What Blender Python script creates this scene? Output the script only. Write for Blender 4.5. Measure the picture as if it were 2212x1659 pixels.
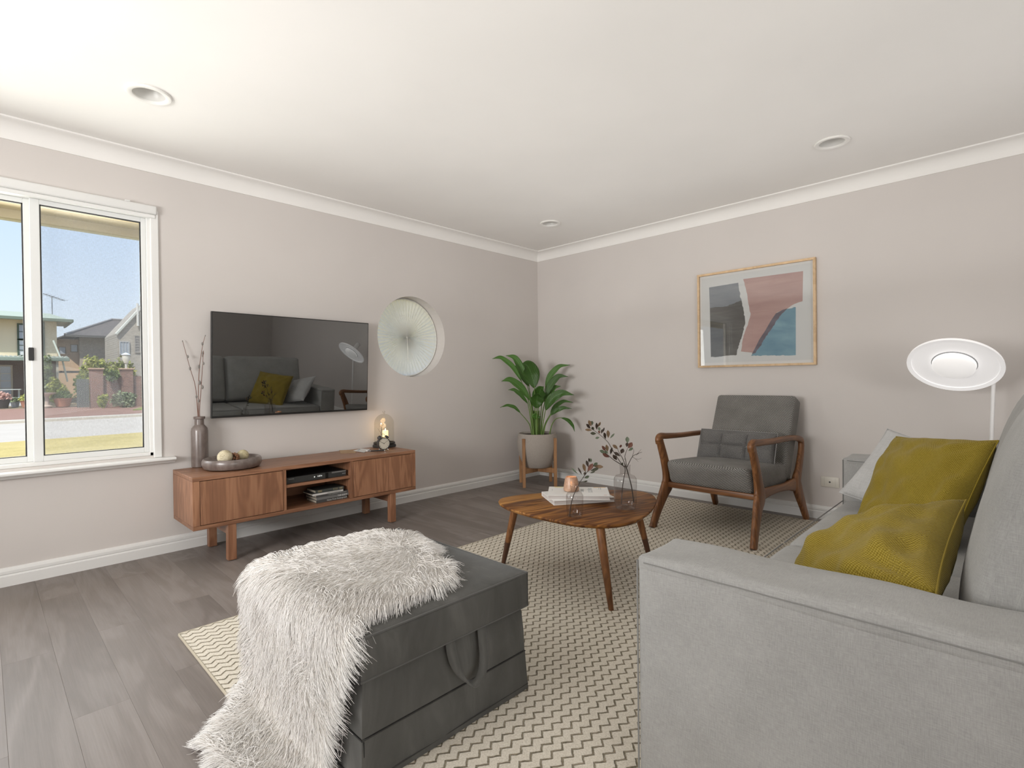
import bpy, bmesh, math, random
from math import sin, cos, pi, radians, sqrt, atan2
from mathutils import Vector, Matrix, noise, Euler
random.seed(7)
for o in list(bpy.data.objects): bpy.data.objects.remove(o)
sc = bpy.context.scene
COL = sc.collection

# ------------------------------------------------------------------ camera
cam = bpy.data.cameras.new('camera'); cam.sensor_width = 36; cam.lens = 36 * 1121 / 2212
cam.clip_start = .02; cam.clip_end = 400
camo = bpy.data.objects.new('camera', cam); COL.objects.link(camo)
R_ = Vector((0.6989, -0.7151, -0.0121)); U_ = Vector((0.0137, -0.0035, 0.9999)); F_ = Vector((0.7151, 0.6990, -0.0074))
F_.normalize(); R_ = (R_ - F_ * R_.dot(F_)).normalized(); U_ = R_.cross(F_)
camo.matrix_world = Matrix(((R_.x, U_.x, -F_.x, -4.244), (R_.y, U_.y, -F_.y, -3.742), (R_.z, U_.z, -F_.z, 1.03), (0, 0, 0, 1)))
sc.camera = camo

# ------------------------------------------------------------------ sky, sun, lights, exposure
w = bpy.data.worlds.new('sky'); sc.world = w; w.use_nodes = True
nt = w.node_tree; nt.nodes.clear()
tc = nt.nodes.new('ShaderNodeTexCoord'); sep = nt.nodes.new('ShaderNodeSeparateXYZ'); cr = nt.nodes.new('ShaderNodeValToRGB')
bg = nt.nodes.new('ShaderNodeBackground'); out = nt.nodes.new('ShaderNodeOutputWorld')
nt.links.new(tc.outputs['Generated'], sep.inputs[0]); nt.links.new(sep.outputs['Z'], cr.inputs[0])
nt.links.new(cr.outputs[0], bg.inputs[0]); nt.links.new(bg.outputs[0], out.inputs[0])
e = cr.color_ramp.elements
e[0].position = 0.0; e[0].color = (.80, .86, .92, 1); e[1].position = .9; e[1].color = (.22, .38, .72, 1)
k = e.new(.14); k.color = (.66, .76, .92, 1); k = e.new(.32); k.color = (.50, .65, .90, 1)
bg.inputs[1].default_value = 1.26
def sun():
    l = bpy.data.lights.new('sun', 'SUN'); l.energy = 5.6; l.angle = radians(.6); l.color = (1, .95, .86)
    o = bpy.data.objects.new('sun', l); COL.objects.link(o)
    o.rotation_euler = Vector((.42, .40, -.82)).to_track_quat('-Z', 'Y').to_euler()
sun()
def area(name, loc, d, sx, sy, e, col=(1, 1, 1), spread=180):
    l = bpy.data.lights.new(name, 'AREA'); l.shape = 'RECTANGLE'; l.size = sx; l.size_y = sy; l.energy = e; l.color = col; l.spread = radians(spread)
    o = bpy.data.objects.new(name, l); COL.objects.link(o); o.location = loc
    o.rotation_euler = Vector(d).to_track_quat('-Z', 'Z').to_euler()
    return o
area('side_fill_light', (-6.3, -1.85, 1.30), (1, .24, .04), 0.95, 1.7, 54, (1, .985, .97), 105)  # unseen fill added inside the closed left wall, brightens the right wall
area('back_fill_light', (-4.3, -7.45, 1.30), (0.12, 1, .45), 3.4, 1.8, 108, (1, .985, .97))  # added fill behind the camera; the back wall has no opening
area('daylight_front_window', (-4.45, .50, 1.30), (0.02, -1, .05), 1.7, 1.3, 48, (1, .97, .93))
area('added_uplight', (-3.0, -3.3, 1.60), (0, 0, 1), 5.4, 5.4, 36, (1, .985, .97))  # unseen lamp added to bounce light off the ceiling
vs = sc.view_settings; vs.view_transform = 'Standard'; vs.look = 'None'; vs.gamma = 1; vs.use_curve_mapping = False; vs.exposure = 0.0
try:
    sc.cycles.use_denoising = True; sc.cycles.max_bounces = 10; sc.cycles.diffuse_bounces = 6; sc.cycles.transparent_max_bounces = 16
    sc.cycles.caustics_reflective = False; sc.cycles.caustics_refractive = False; sc.cycles.sample_clamp_indirect = 4
except Exception: pass

# ------------------------------------------------------------------ material helpers
def mat(name, col=(.5, .5, .5), rough=.6, metal=0, spec=.5, **kw):
    m = bpy.data.materials.new(name); m.use_nodes = True
    b = m.node_tree.nodes['Principled BSDF']
    b.inputs['Base Color'].default_value = (*col, 1); b.inputs['Roughness'].default_value = rough
    b.inputs['Metallic'].default_value = metal; b.inputs['Specular IOR Level'].default_value = spec
    for k_, v in kw.items():
        b.inputs[k_.replace('_', ' ')].default_value = v
    return m
class G:
    """tiny node builder"""
    def __init__(s, m): s.m = m; s.t = m.node_tree; s.b = s.t.nodes.get('Principled BSDF')
    def n(s, typ, **kw):
        x = s.t.nodes.new('ShaderNode' + typ)
        for k_, v in kw.items():
            if k_.startswith('_'): setattr(x, k_[1:], v)
        return x
    def put(s, sock, v):
        if isinstance(v, bpy.types.NodeSocket): s.t.links.new(v, sock)
        elif isinstance(v, (tuple, list)) and len(v) == 3 and sock.type == 'RGBA': sock.default_value = (*v, 1)
        else: sock.default_value = v
    def math(s, op, a, b=0.0, c=None):
        x = s.n('Math', _operation=op); s.put(x.inputs[0], a); s.put(x.inputs[1], b)
        if c is not None: s.put(x.inputs[2], c)
        return x.outputs[0]
    def coord(s, kind='Object'): return s.n('TexCoord').outputs[kind]
    def mapping(s, v, scale=(1, 1, 1), rot=(0, 0, 0), loc=(0, 0, 0)):
        x = s.n('Mapping'); s.put(x.inputs[0], v); x.inputs['Scale'].default_value = scale; x.inputs['Rotation'].default_value = rot; s.put(x.inputs['Location'], loc)
        return x.outputs[0]
    def noise(s, v, scale=5, detail=4, rough=.5, dist=0, out='Fac'):
        x = s.n('TexNoise'); s.put(x.inputs['Vector'], v); x.inputs['Scale'].default_value = scale; x.inputs['Detail'].default_value = detail
        x.inputs['Roughness'].default_value = rough; x.inputs['Distortion'].default_value = dist
        return x.outputs[out]
    def ramp(s, f, stops):
        x = s.n('ValToRGB'); s.put(x.inputs[0], f); el = x.color_ramp.elements
        el[0].position, el[0].color = stops[0][0], (*stops[0][1], 1); el[1].position, el[1].color = stops[-1][0], (*stops[-1][1], 1)
        for p, c in stops[1:-1]: el.new(p).color = (*c, 1)
        return x.outputs[0]
    def mix(s, f, a, b, blend='MIX'):
        x = s.n('Mix', _data_type='RGBA', _blend_type=blend); s.put(x.inputs[0], f); s.put(x.inputs[6], a); s.put(x.inputs[7], b)
        return x.outputs[2]
    def sep(s, v):
        x = s.n('SeparateXYZ'); s.put(x.inputs[0], v); return x.outputs
    def bump(s, h, strength=.3, dist=.01):
        x = s.n('Bump'); x.inputs['Strength'].default_value = strength; x.inputs['Distance'].default_value = dist; s.put(x.inputs['Height'], h)
        s.t.links.new(x.outputs[0], s.b.inputs['Normal'])
    def base(s, c): s.put(s.b.inputs['Base Color'], c)

def paint(name, col, rough=.7, grain=90, bump=.05):
    m = mat(name, col, rough, spec=.3); g = G(m); v = g.coord()
    n1 = g.noise(v, 1.3, 3); n2 = g.noise(v, grain, 3)
    c = tuple(x * .97 for x in col); d = tuple(min(1, x * 1.02) for x in col)
    g.base(g.ramp(n1, [(.3, c), (.7, d)])); g.bump(n2, bump, .002)
    return m
def wood(name, c1, c2, c3, axis='x', rough=.42, ring=9, rnd=True, spec=.4, stretch=14, streak=260, base_axis=1.2):
    m = mat(name, c2, rough, spec=spec); g = G(m); v = g.coord()
    ax = 'xyz'.index(axis); sc_ = [stretch] * 3; sc_[ax] = base_axis
    st = [streak] * 3; st[ax] = 5
    if rnd:
        oi = g.n('ObjectInfo'); r = oi.outputs['Random']
        off = g.n('CombineXYZ'); 
        for i in range(3): g.put(off.inputs[i], g.math('MULTIPLY', r, 37.0 + 11 * i))
        add = g.n('VectorMath', _operation='ADD'); g.put(add.inputs[0], v); g.put(add.inputs[1], off.outputs[0]); v = add.outputs[0]
    a = g.noise(g.mapping(v, tuple(sc_)), 1.0, 3, .5, .6)
    rings = g.math('SINE', g.math('MULTIPLY', a, ring * 6.28))
    rings = g.math('MULTIPLY_ADD', rings, .5, .5)
    fine = g.noise(g.mapping(v, tuple(st)), 1.0, 3, .6)
    f = g.math('ADD', g.math('MULTIPLY', rings, .42), g.math('MULTIPLY', fine, .58))
    col = g.ramp(f, [(.22, c1), (.5, c2), (.8, c3)])
    big = g.noise(g.mapping(v, tuple(x * .25 for x in sc_)), 1.0, 2)
    col = g.mix(.35, col, g.ramp(big, [(.3, tuple(x * .75 for x in c2)), (.7, tuple(min(1, x * 1.2) for x in c3))]))
    if rnd:
        hv = g.n('HueSaturation'); g.put(hv.inputs['Value'], g.math('MULTIPLY_ADD', r, .16, .92)); g.put(hv.inputs['Color'], col); col = hv.outputs[0]
    g.base(col); g.bump(fine, .12, .002)
    return m
def linen(name, dark, light, f=260, bump=.35, rough=.9, sheen=.15):
    m = mat(name, light, rough, spec=.2); g = G(m); uv = g.coord('UV')
    a = g.noise(g.mapping(uv, (f, f * .09, 1)), 1, 3, .7); b = g.noise(g.mapping(uv, (f * .09, f, 1)), 1, 3, .7)
    c = g.noise(uv, 7, 4, .6)
    s_ = g.math('ADD', g.math('ADD', g.math('MULTIPLY', a, .36), g.math('MULTIPLY', b, .36)), g.math('MULTIPLY', c, .28))
    g.base(g.ramp(s_, [(.36, dark), (.64, light)])); g.bump(s_, bump, .003)
    g.b.inputs['Sheen Weight'].default_value = sheen
    return m
def weave(name, dark, mid, light, fu=900, fv=900, bump=.6, jitter=.5, sheen=.1, diag=0.0):
    m = mat(name, mid, .9, spec=.2); g = G(m); uv = g.coord('UV')
    nz = g.noise(uv, 160, 3, .6); big = g.noise(uv, 6, 3)
    uvm = g.mapping(uv, (1, 1, 1), (0, 0, diag))
    x, y, _z = g.sep(uvm)
    sx = g.math('SINE', g.math('MULTIPLY', x, fu)); sy = g.math('SINE', g.math('MULTIPLY', y, fv))
    p = g.math('MULTIPLY', sx, sy)
    h = g.math('MULTIPLY_ADD', p, .5, .5)
    f = g.math('ADD', g.math('MULTIPLY', h, 1 - jitter), g.math('MULTIPLY', nz, jitter))
    f = g.math('ADD', f, g.math('MULTIPLY_ADD', big, .24, -.12))
    g.base(g.ramp(f, [(.2, dark), (.5, mid), (.82, light)])); g.bump(f, bump, .004)
    g.b.inputs['Sheen Weight'].default_value = sheen
    return m
def glass(name, tint=(.96, .97, .97), refl=.9, rough=0.0, base_refl=.03):
    """thin clear glass: fresnel mix of a clear and a mirror lobe"""
    m = bpy.data.materials.new(name); m.use_nodes = True; t = m.node_tree; t.nodes.clear(); g = G(m)
    o = g.n('OutputMaterial'); tr = g.n('BsdfTransparent'); tr.inputs[0].default_value = (*tint, 1)
    gl = g.n('BsdfGlossy'); gl.inputs['Roughness'].default_value = rough
    lw = g.n('LayerWeight'); lw.inputs[0].default_value = .28
    f = g.math('ADD', g.math('MULTIPLY', g.math('POWER', lw.outputs['Facing'], 3.0), refl * .6), base_refl)
    mx = g.n('MixShader'); g.put(mx.inputs[0], f); t.links.new(tr.outputs[0], mx.inputs[1]); t.links.new(gl.outputs[0], mx.inputs[2])
    t.links.new(mx.outputs[0], o.inputs[0])
    return m
def emit(name, col, s):
    m = mat(name, col, .5); b = m.node_tree.nodes['Principled BSDF']
    b.inputs['Emission Color'].default_value = (*col, 1); b.inputs['Emission Strength'].default_value = s
    return m

# ------------------------------------------------------------------ mesh helpers
def link(o, parent=None):
    COL.objects.link(o)
    if parent is not None: o.parent = parent
    return o
def box_uv(me):
    uv = me.uv_layers.new(name='UVMap')
    for p in me.polygons:
        n_ = p.normal; a = max(range(3), key=lambda i: abs(n_[i]))
        ij = ((1, 2), (0, 2), (0, 1))[a]
        for li in p.loop_indices:
            c = me.vertices[me.loops[li].vertex_index].co
            uv.data[li].uv = (c[ij[0]], c[ij[1]])
def obj(name, bm, m=None, parent=None, smooth=False, kind=None, uv=False, recalc=True, angle=35):
    me = bpy.data.meshes.new(name)
    if recalc: bmesh.ops.recalc_face_normals(bm, faces=bm.faces[:])
    bm.to_mesh(me); bm.free()
    if m: me.materials.append(m)
    if smooth:
        me.polygons.foreach_set('use_smooth', [True] * len(me.polygons))
        try: me.set_sharp_from_angle(angle=radians(angle))
        except Exception: pass
    if uv: box_uv(me)
    o = bpy.data.objects.new(name, me)
    if kind: o['kind'] = kind
    return link(o, parent)
def pyobj(name, v, f, m=None, parent=None, smooth=False, kind=None, uv=False):
    me = bpy.data.meshes.new(name); me.from_pydata(v, [], f); me.update()
    if m: me.materials.append(m)
    if smooth: me.polygons.foreach_set('use_smooth', [True] * len(me.polygons))
    if uv: box_uv(me)
    o = bpy.data.objects.new(name, me)
    if kind: o['kind'] = kind
    return link(o, parent)
def tag(o, label, cat, group=None):
    o['label'] = label; o['category'] = cat
    if group: o['group'] = group
    return o
def thing(name, label, cat, loc=(0, 0, 0), rotz=0, group=None):
    o = bpy.data.objects.new(name, None); COL.objects.link(o); o.empty_display_size = .1
    o.location = loc; o.rotation_euler = (0, 0, rotz)
    return tag(o, label, cat, group)
def struct(name, bm, m, parent=None, **kw):
    o = obj(name, bm, m, parent, **kw)
    if parent is None: o['kind'] = 'structure'
    return o
def BM(): return bmesh.new()
def box(bm, x0, x1, y0, y1, z0, z1, bev=0, seg=2, rot=None, at=None):
    vs_ = [bm.verts.new((x, y, z)) for z in (z0, z1) for y in (y0, y1) for x in (x0, x1)]
    fs = [bm.faces.new([vs_[i] for i in q]) for q in ((0, 2, 3, 1), (4, 5, 7, 6), (0, 1, 5, 4), (2, 6, 7, 3), (0, 4, 6, 2), (1, 3, 7, 5))]
    allv = vs_
    if bev:
        ed = list({e_ for f in fs for e_ in f.edges})
        r = bmesh.ops.bevel(bm, geom=ed, offset=bev, segments=seg, affect='EDGES', profile=.5)
        allv = list({v for f in r['faces'] for v in f.verts} | {v for v in vs_ if v.is_valid})
    if rot is not None:
        for v in allv: v.co = rot @ v.co
    if at is not None:
        for v in allv: v.co += Vector(at)
    return allv
def lathe(bm, prof, seg=32, cen=(0, 0, 0), close=False):
    rings = []
    for r, z in prof:
        if r < 1e-5: rings.append([bm.verts.new((cen[0], cen[1], cen[2] + z))])
        else: rings.append([bm.verts.new((cen[0] + r * cos(2 * pi * i / seg), cen[1] + r * sin(2 * pi * i / seg), cen[2] + z)) for i in range(seg)])
    for a, b in zip(rings, rings[1:]):
        for i in range(seg):
            j = (i + 1) % seg
            if len(a) == 1 and len(b) == 1: continue
            if len(a) == 1: bm.faces.new((a[0], b[i], b[j]))
            elif len(b) == 1: bm.faces.new((a[i], a[j], b[0]))
            else: bm.faces.new((a[i], a[j], b[j], b[i]))
def tube(bm, pts, r, seg=8, caps=True):
    pts = [Vector(p) for p in pts]; n_ = len(pts)
    rs = r if isinstance(r, (list, tuple)) else [r] * n_
    ref = Vector((0, 0, 1)); t0 = (pts[1] - pts[0]).normalized()
    if abs(t0.dot(ref)) > .9: ref = Vector((1, 0, 0))
    rings = []; nrm = (ref - t0 * ref.dot(t0)).normalized()
    for i, p in enumerate(pts):
        t = ((pts[min(i + 1, n_ - 1)] - pts[max(i - 1, 0)])).normalized()
        nrm = (nrm - t * nrm.dot(t)).normalized(); bn = t.cross(nrm)
        rings.append([bm.verts.new(p + (nrm * cos(2 * pi * k_ / seg) + bn * sin(2 * pi * k_ / seg)) * rs[i]) for k_ in range(seg)])
    for a, b in zip(rings, rings[1:]):
        for i in range(seg): bm.faces.new((a[i], a[(i + 1) % seg], b[(i + 1) % seg], b[i]))
    if caps: bm.faces.new(rings[0][::-1]); bm.faces.new(rings[-1])
def crom(pts, n_=6):
    """Catmull-Rom through pts (any dimension)"""
    P = [Vector(p) for p in pts]; P = [P[0] * 2 - P[1]] + P + [P[-1] * 2 - P[-2]]; r = []
    for i in range(1, len(P) - 2):
        for k_ in range(n_):
            t = k_ / n_; a, b, c, d = P[i - 1], P[i], P[i + 1], P[i + 2]
            r.append(.5 * ((2 * b) + (c - a) * t + (2 * a - 5 * b + 4 * c - d) * t * t + (3 * b - a - 3 * c + d) * t ** 3))
    r.append(P[-2]); return r
def prism(bm, poly, z0, z1, bev=0):
    """extrude an xy polygon"""
    a = [bm.verts.new((x, y, z0)) for x, y in poly]; b = [bm.verts.new((x, y, z1)) for x, y in poly]
    n_ = len(poly); fs = [bm.faces.new(a[::-1]), bm.faces.new(b)]
    for i in range(n_): fs.append(bm.faces.new((a[i], a[(i + 1) % n_], b[(i + 1) % n_], b[i])))
    if bev: bmesh.ops.bevel(bm, geom=list(fs[1].edges), offset=bev, segments=2, affect='EDGES')
def profile_run(bm, prof, L0, L1, fn):
    """extrude closed 2D profile (d, z) along a line; fn(s, d, z) -> xyz"""
    a = [bm.verts.new(fn(L0, d, z)) for d, z in prof]; b = [bm.verts.new(fn(L1, d, z)) for d, z in prof]
    n_ = len(prof); bm.faces.new(a[::-1]); bm.faces.new(b)
    for i in range(n_): bm.faces.new((a[i], a[(i + 1) % n_], b[(i + 1) % n_], b[i]))
def softbox(bm, c, size, r=.03, bulge=(0, 0, 0, 0, 0, 0), n=(10, 10, 6), nz=0, nsc=6, seed=0, rot=None, sag=None, bpow=.8):
    """rounded, puffed cuboid; bulge = (-x,+x,-y,+y,-z,+z) face swelling"""
    h = [s / 2 for s in size]; r = min(r, *(x * .98 for x in h)); c = Vector(c)
    def axis(i):
        m_ = n[i]; inn = h[i] - r; L = [-h[i], -h[i] + r * .35, -inn] + [-inn + 2 * inn * k_ / m_ for k_ in range(1, m_)] + [inn, h[i] - r * .35, h[i]]
        return L
    A = [axis(i) for i in range(3)]; cache = {}
    def vert(p):
        key = tuple(round(x, 6) for x in p)
        if key in cache: return cache[key]
        q = Vector(p); inn = Vector([max(-(h[i] - r), min(h[i] - r, q[i])) for i in range(3)])
        d = q - inn
        if d.length > 1e-9: q = inn + d.normalized() * r
        u = [max(-1, min(1, p[i] / h[i])) for i in range(3)]
        for i in range(3):
            j, k_ = (i + 1) % 3, (i + 2) % 3
            wgt = (1 - u[j] ** 2) * (1 - u[k_] ** 2)
            t = abs(u[i]) ** 2
            b_ = bulge[2 * i + (1 if u[i] > 0 else 0)]
            q[i] += (1 if u[i] > 0 else -1) * b_ * wgt ** bpow * t
        if nz:
            nn = noise.noise_vector(Vector((q.x * nsc + seed, q.y * nsc, q.z * nsc)))
            q += nn * nz
        if sag: q = sag(q)
        if rot is not None: q = rot @ q
        v = bm.verts.new(c + q); cache[key] = v; return v
    for i in range(3):
        j, k_ = (i + 1) % 3, (i + 2) % 3
        for s in (-h[i], h[i]):
            for a in range(len(A[j]) - 1):
                for b in range(len(A[k_]) - 1):
                    q = []
                    for (ja, kb) in ((a, b), (a + 1, b), (a + 1, b + 1), (a, b + 1)):
                        p = [0, 0, 0]; p[i] = s; p[j] = A[j][ja]; p[k_] = A[k_][kb]; q.append(vert(p))
                    if s < 0: q = q[::-1]
                    try: bm.faces.new(q)
                    except ValueError: pass
def pillow(bm, w_, h_, t, n_=26, pinch=.07, wr=.012, seed=0, pw=.5, fold=None):
    """knife-edge cushion in the local xz plane, thickness along y"""
    def pt(i, j, s):
        a = -1 + 2 * i / n_; b = -1 + 2 * j / n_
        x = a * w_ / 2 * (1 - pinch * (1 - b * b) * a * a); z = b * h_ / 2 * (1 - pinch * (1 - a * a) * b * b)
        e_ = max(0, (1 - a ** 2) * (1 - b ** 2)); y = s * t / 2 * e_ ** pw
        ed = min(1, e_ * 3)
        v = Vector((x, y, z))
        d = noise.noise(Vector((x * 7 + seed, z * 7, s * 3.1 + seed))) * 1.0 + .5 * noise.noise(Vector((x * 19 + seed, z * 15, s)))
        # radial creases from the corners
        for ca, cb in ((-1, -1), (1, -1), (-1, 1), (1, 1)):
            dd = sqrt((a - ca) ** 2 + (b - cb) ** 2); ang = atan2(b - cb, a - ca)
            d += .55 * sin(ang * 13 + seed + ca) * math.exp(-dd * 1.6)
        v.y += s * d * wr * ed
        if fold: v = fold(v, a, b, s)
        return v
    top = [[bm.verts.new(pt(i, j, 1)) for j in range(n_ + 1)] for i in range(n_ + 1)]
    bot = [[top[i][j] if i in (0, n_) or j in (0, n_) else bm.verts.new(pt(i, j, -1)) for j in range(n_ + 1)] for i in range(n_ + 1)]
    for i in range(n_):
        for j in range(n_):
            bm.faces.new((top[i][j], top[i][j + 1], top[i + 1][j + 1], top[i + 1][j]))
            bm.faces.new((bot[i][j], bot[i + 1][j], bot[i + 1][j + 1], bot[i][j + 1]))
def text(name, s, size, m, parent, mat4, align='LEFT', ext=.0003):
    c = bpy.data.curves.new(name, 'FONT'); c.body = s; c.size = size; c.extrude = ext; c.align_x = align; c.align_y = 'CENTER'
    c.resolution_u = 2; tmp = bpy.data.objects.new('tmp_text', c); COL.objects.link(tmp)
    dg = bpy.context.evaluated_depsgraph_get(); me = bpy.data.meshes.new_from_object(tmp.evaluated_get(dg)); me.name = name
    bpy.data.objects.remove(tmp); bpy.data.curves.remove(c); me.materials.clear(); me.materials.append(m)
    o = bpy.data.objects.new(name, me); link(o, parent); o.matrix_local = mat4
    return o
def frame4(x, y, z, o):
    return Matrix(((x[0], y[0], z[0], o[0]), (x[1], y[1], z[1], o[1]), (x[2], y[2], z[2], o[2]), (0, 0, 0, 1)))
def quad(bm, a, b, c, d): bm.faces.new([bm.verts.new(p) for p in (a, b, c, d)])
def plate(bm, poly3, n_, th):
    """thin slab from a 3D polygon, extruded along n_"""
    a = [bm.verts.new(p) for p in poly3]; b = [bm.verts.new(Vector(p) + Vector(n_) * th) for p in poly3]; k_ = len(a)
    bm.faces.new(a[::-1]); bm.faces.new(b)
    for i in range(k_): bm.faces.new((a[i], a[(i + 1) % k_], b[(i + 1) % k_], b[i]))

# ------------------------------------------------------------------ materials
WALL = paint('wall_paint', (.61, .575, .55), .75)
CEIL = paint('ceiling_paint', (.83, .815, .79), .8)
TRIM = mat('white_gloss_trim', (.74, .74, .725), .38)
ALU = mat('white_aluminium', (.74, .75, .74), .35)
DARKSEAL = mat('dark_window_seal', (.03, .03, .03), .6)
BLACK = mat('black_plastic', (.012, .012, .012), .4)
GLASS = glass('window_glass', (.96, .98, .98), .25, base_refl=.006)
VASEG = glass('vase_glass', (.87, .86, .855), 1.6, base_refl=.04)
WALNUT_H = wood('walnut_along', (.155, .068, .036), (.26, .122, .066), (.36, .185, .108), 'x', .4, 5)
WALNUT_V = wood('walnut_upright', (.145, .062, .034), (.245, .112, .060), (.36, .185, .105), 'z', .4, 7, stretch=9)
WALNUT_Y = wood('walnut_across', (.15, .066, .036), (.25, .118, .064), (.34, .178, .104), 'y', .4, 5)
TEAK = wood('teak_frame', (.07, .026, .011), (.165, .066, .024), (.27, .12, .045), 'z', .38, 6, stretch=16)
TEAK_U = wood('teak_rail', (.07, .026, .011), (.155, .062, .023), (.25, .112, .042), 'x', .38, 6, stretch=16)
BEECH = wood('beech_stand', (.22, .105, .045), (.30, .155, .07), (.38, .21, .105), 'z', .5, 4)
OAK = wood('oak_picture_frame', (.50, .34, .19), (.60, .42, .245), (.68, .50, .31), 'y', .55, 3)
SOFA = linen('grey_linen', (.27, .268, .26), (.41, .407, .396), 560, .3)
SOFA_DK = mat('grey_piping', (.22, .218, .21), .9)
TWEED = weave('charcoal_tweed', (.04, .038, .034), (.16, .155, .145), (.40, .39, .37), 370, 600, .8, .34, diag=.0)
MUSTARD = weave('mustard_weave', (.16, .11, .008), (.275, .20, .022), (.38, .295, .055), 950, 950, .5, .35)
CUSHG = linen('pale_grey_cotton', (.40, .40, .40), (.58, .58, .575), 260, .25)
VELVET = mat('grey_velvet', (.085, .083, .08), .85, spec=.2)
def _velvet():
    g = G(VELVET); v = g.coord(); n1 = g.noise(g.mapping(v, (9, 9, 2.5)), 1, 4, .6, .8); n2 = g.noise(v, 300, 2)
    g.base(g.ramp(n1, [(.25, (.070, .069, .064)), (.55, (.096, .095, .089)), (.8, (.145, .143, .135))])); g.bump(n2, .15, .002)
    g.b.inputs['Sheen Weight'].default_value = .22; g.b.inputs['Sheen Roughness'].default_value = .35
    g.b.inputs['Sheen Tint'].default_value = (.75, .78, .82, 1)
_velvet()
VELSEAM = mat('velvet_seam', (.035, .034, .033), .9)
PLANK = wood('grey_oak_plank', (.155, .132, .118), (.195, .168, .153), (.245, .216, .20), 'y', .47, 4, stretch=7, streak=190, base_axis=1.0, spec=.35)
def rug_mat():
    m = mat('woven_wool_rug', (.55, .5, .42), .95, spec=.1); g = G(m); v = g.coord()
    wv = g.noise(v, 45, 3, .6, out='Color'); vv = g.n('VectorMath', _operation='MULTIPLY_ADD'); g.put(vv.inputs[0], wv); vv.inputs[1].default_value = (.008, .008, 0); g.put(vv.inputs[2], v)
    x, y, z = g.sep(vv.outputs[0])
    p = g.math('FRACT', g.math('DIVIDE', x, .0443))
    tri = g.math('MINIMUM', g.math('DIVIDE', p, .55), g.math('DIVIDE', g.math('SUBTRACT', 1.0, p), .45))
    d = g.math('FRACT', g.math('DIVIDE', g.math('MULTIPLY_ADD', tri, .018, y), .0365))
    d = g.math('MULTIPLY', g.math('MINIMUM', d, g.math('SUBTRACT', 1.0, d)), .0365)
    mr = g.n('MapRange', _interpolation_type='SMOOTHSTEP'); g.put(mr.inputs[0], d); mr.inputs[1].default_value = .0012; mr.inputs[2].default_value = .0052
    h = mr.outputs[0]
    fib = g.noise(v, 230, 4, .7); big = g.noise(v, 2.5, 3); n3 = g.noise(v, 60, 3)
    yarn = g.ramp(fib, [(.3, (.54, .49, .40)), (.7, (.78, .73, .64))])
    dark = g.ramp(n3, [(.3, (.07, .055, .02)), (.7, (.20, .145, .07))])
    g.base(g.mix(g.math('MINIMUM', 1.0, g.math('MULTIPLY_ADD', n3, .5, h)), dark, yarn))
    g.bump(g.math('MULTIPLY_ADD', fib, .18, h), .8, .010)
    return m
RUG = rug_mat()

# ------------------------------------------------------------------ room shell
XL, YB, H, T = -6.4, -7.6, 2.4, .15
WX0, WX1, WZ0, WZ1 = -5.35, -3.515, .60, 2.06           # rectangular window opening
RC, RR = (-1.632, 1.414), .347                          # round window
def wall_front():
    bm = BM(); q = .42; sx0, sx1, sz0, sz1 = RC[0] - q, RC[0] + q, RC[1] - q, RC[1] + q
    rects = [(XL, WX0, 0, H), (WX0, WX1, 0, WZ0), (WX0, WX1, WZ1, H), (WX1, sx0, 0, H), (sx0, sx1, 0, sz0), (sx0, sx1, sz1, H), (sx1, 0, 0, H)]
    N_ = 64; ring = []; sq = []
    for i in range(N_):
        a = 2 * pi * i / N_; c, s = cos(a), sin(a); ring.append((RC[0] + RR * c, RC[1] + RR * s)); k_ = q / max(abs(c), abs(s)); sq.append((RC[0] + k_ * c, RC[1] + k_ * s))
    for y in (0, T):
        for x0, x1, z0, z1 in rects: quad(bm, (x0, y, z0), (x1, y, z0), (x1, y, z1), (x0, y, z1))
        A = [bm.verts.new((x, y, z)) for x, z in ring]; B = [bm.verts.new((x, y, z)) for x, z in sq]
        for i in range(N_): bm.faces.new((A[i], A[(i + 1) % N_], B[(i + 1) % N_], B[i]))
    for i in range(N_):
        a, b = ring[i], ring[(i + 1) % N_]; quad(bm, (a[0], 0, a[1]), (b[0], 0, b[1]), (b[0], T, b[1]), (a[0], T, a[1]))
    for a, b in (((WX0, WZ0), (WX1, WZ0)), ((WX1, WZ0), (WX1, WZ1)), ((WX1, WZ1), (WX0, WZ1)), ((WX0, WZ1), (WX0, WZ0))):
        quad(bm, (a[0], 0, a[1]), (b[0], 0, b[1]), (b[0], T, b[1]), (a[0], T, a[1]))
    bmesh.ops.remove_doubles(bm, verts=bm.verts, dist=1e-5)
    struct('wall_front', bm, WALL)
wall_front()
for nm, b_ in (('wall_right', (0, T, YB, T, 0, H)), ('wall_left', (XL - T, XL, YB, T, 0, H)), ('wall_back', (XL, 0, YB - T, YB, 0, H))):
    bm = BM(); box(bm, *b_); struct(nm, bm, WALL)
DL = [(-3.671, -.811), (-.744, -.811), (-.744, -2.963)]
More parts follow.
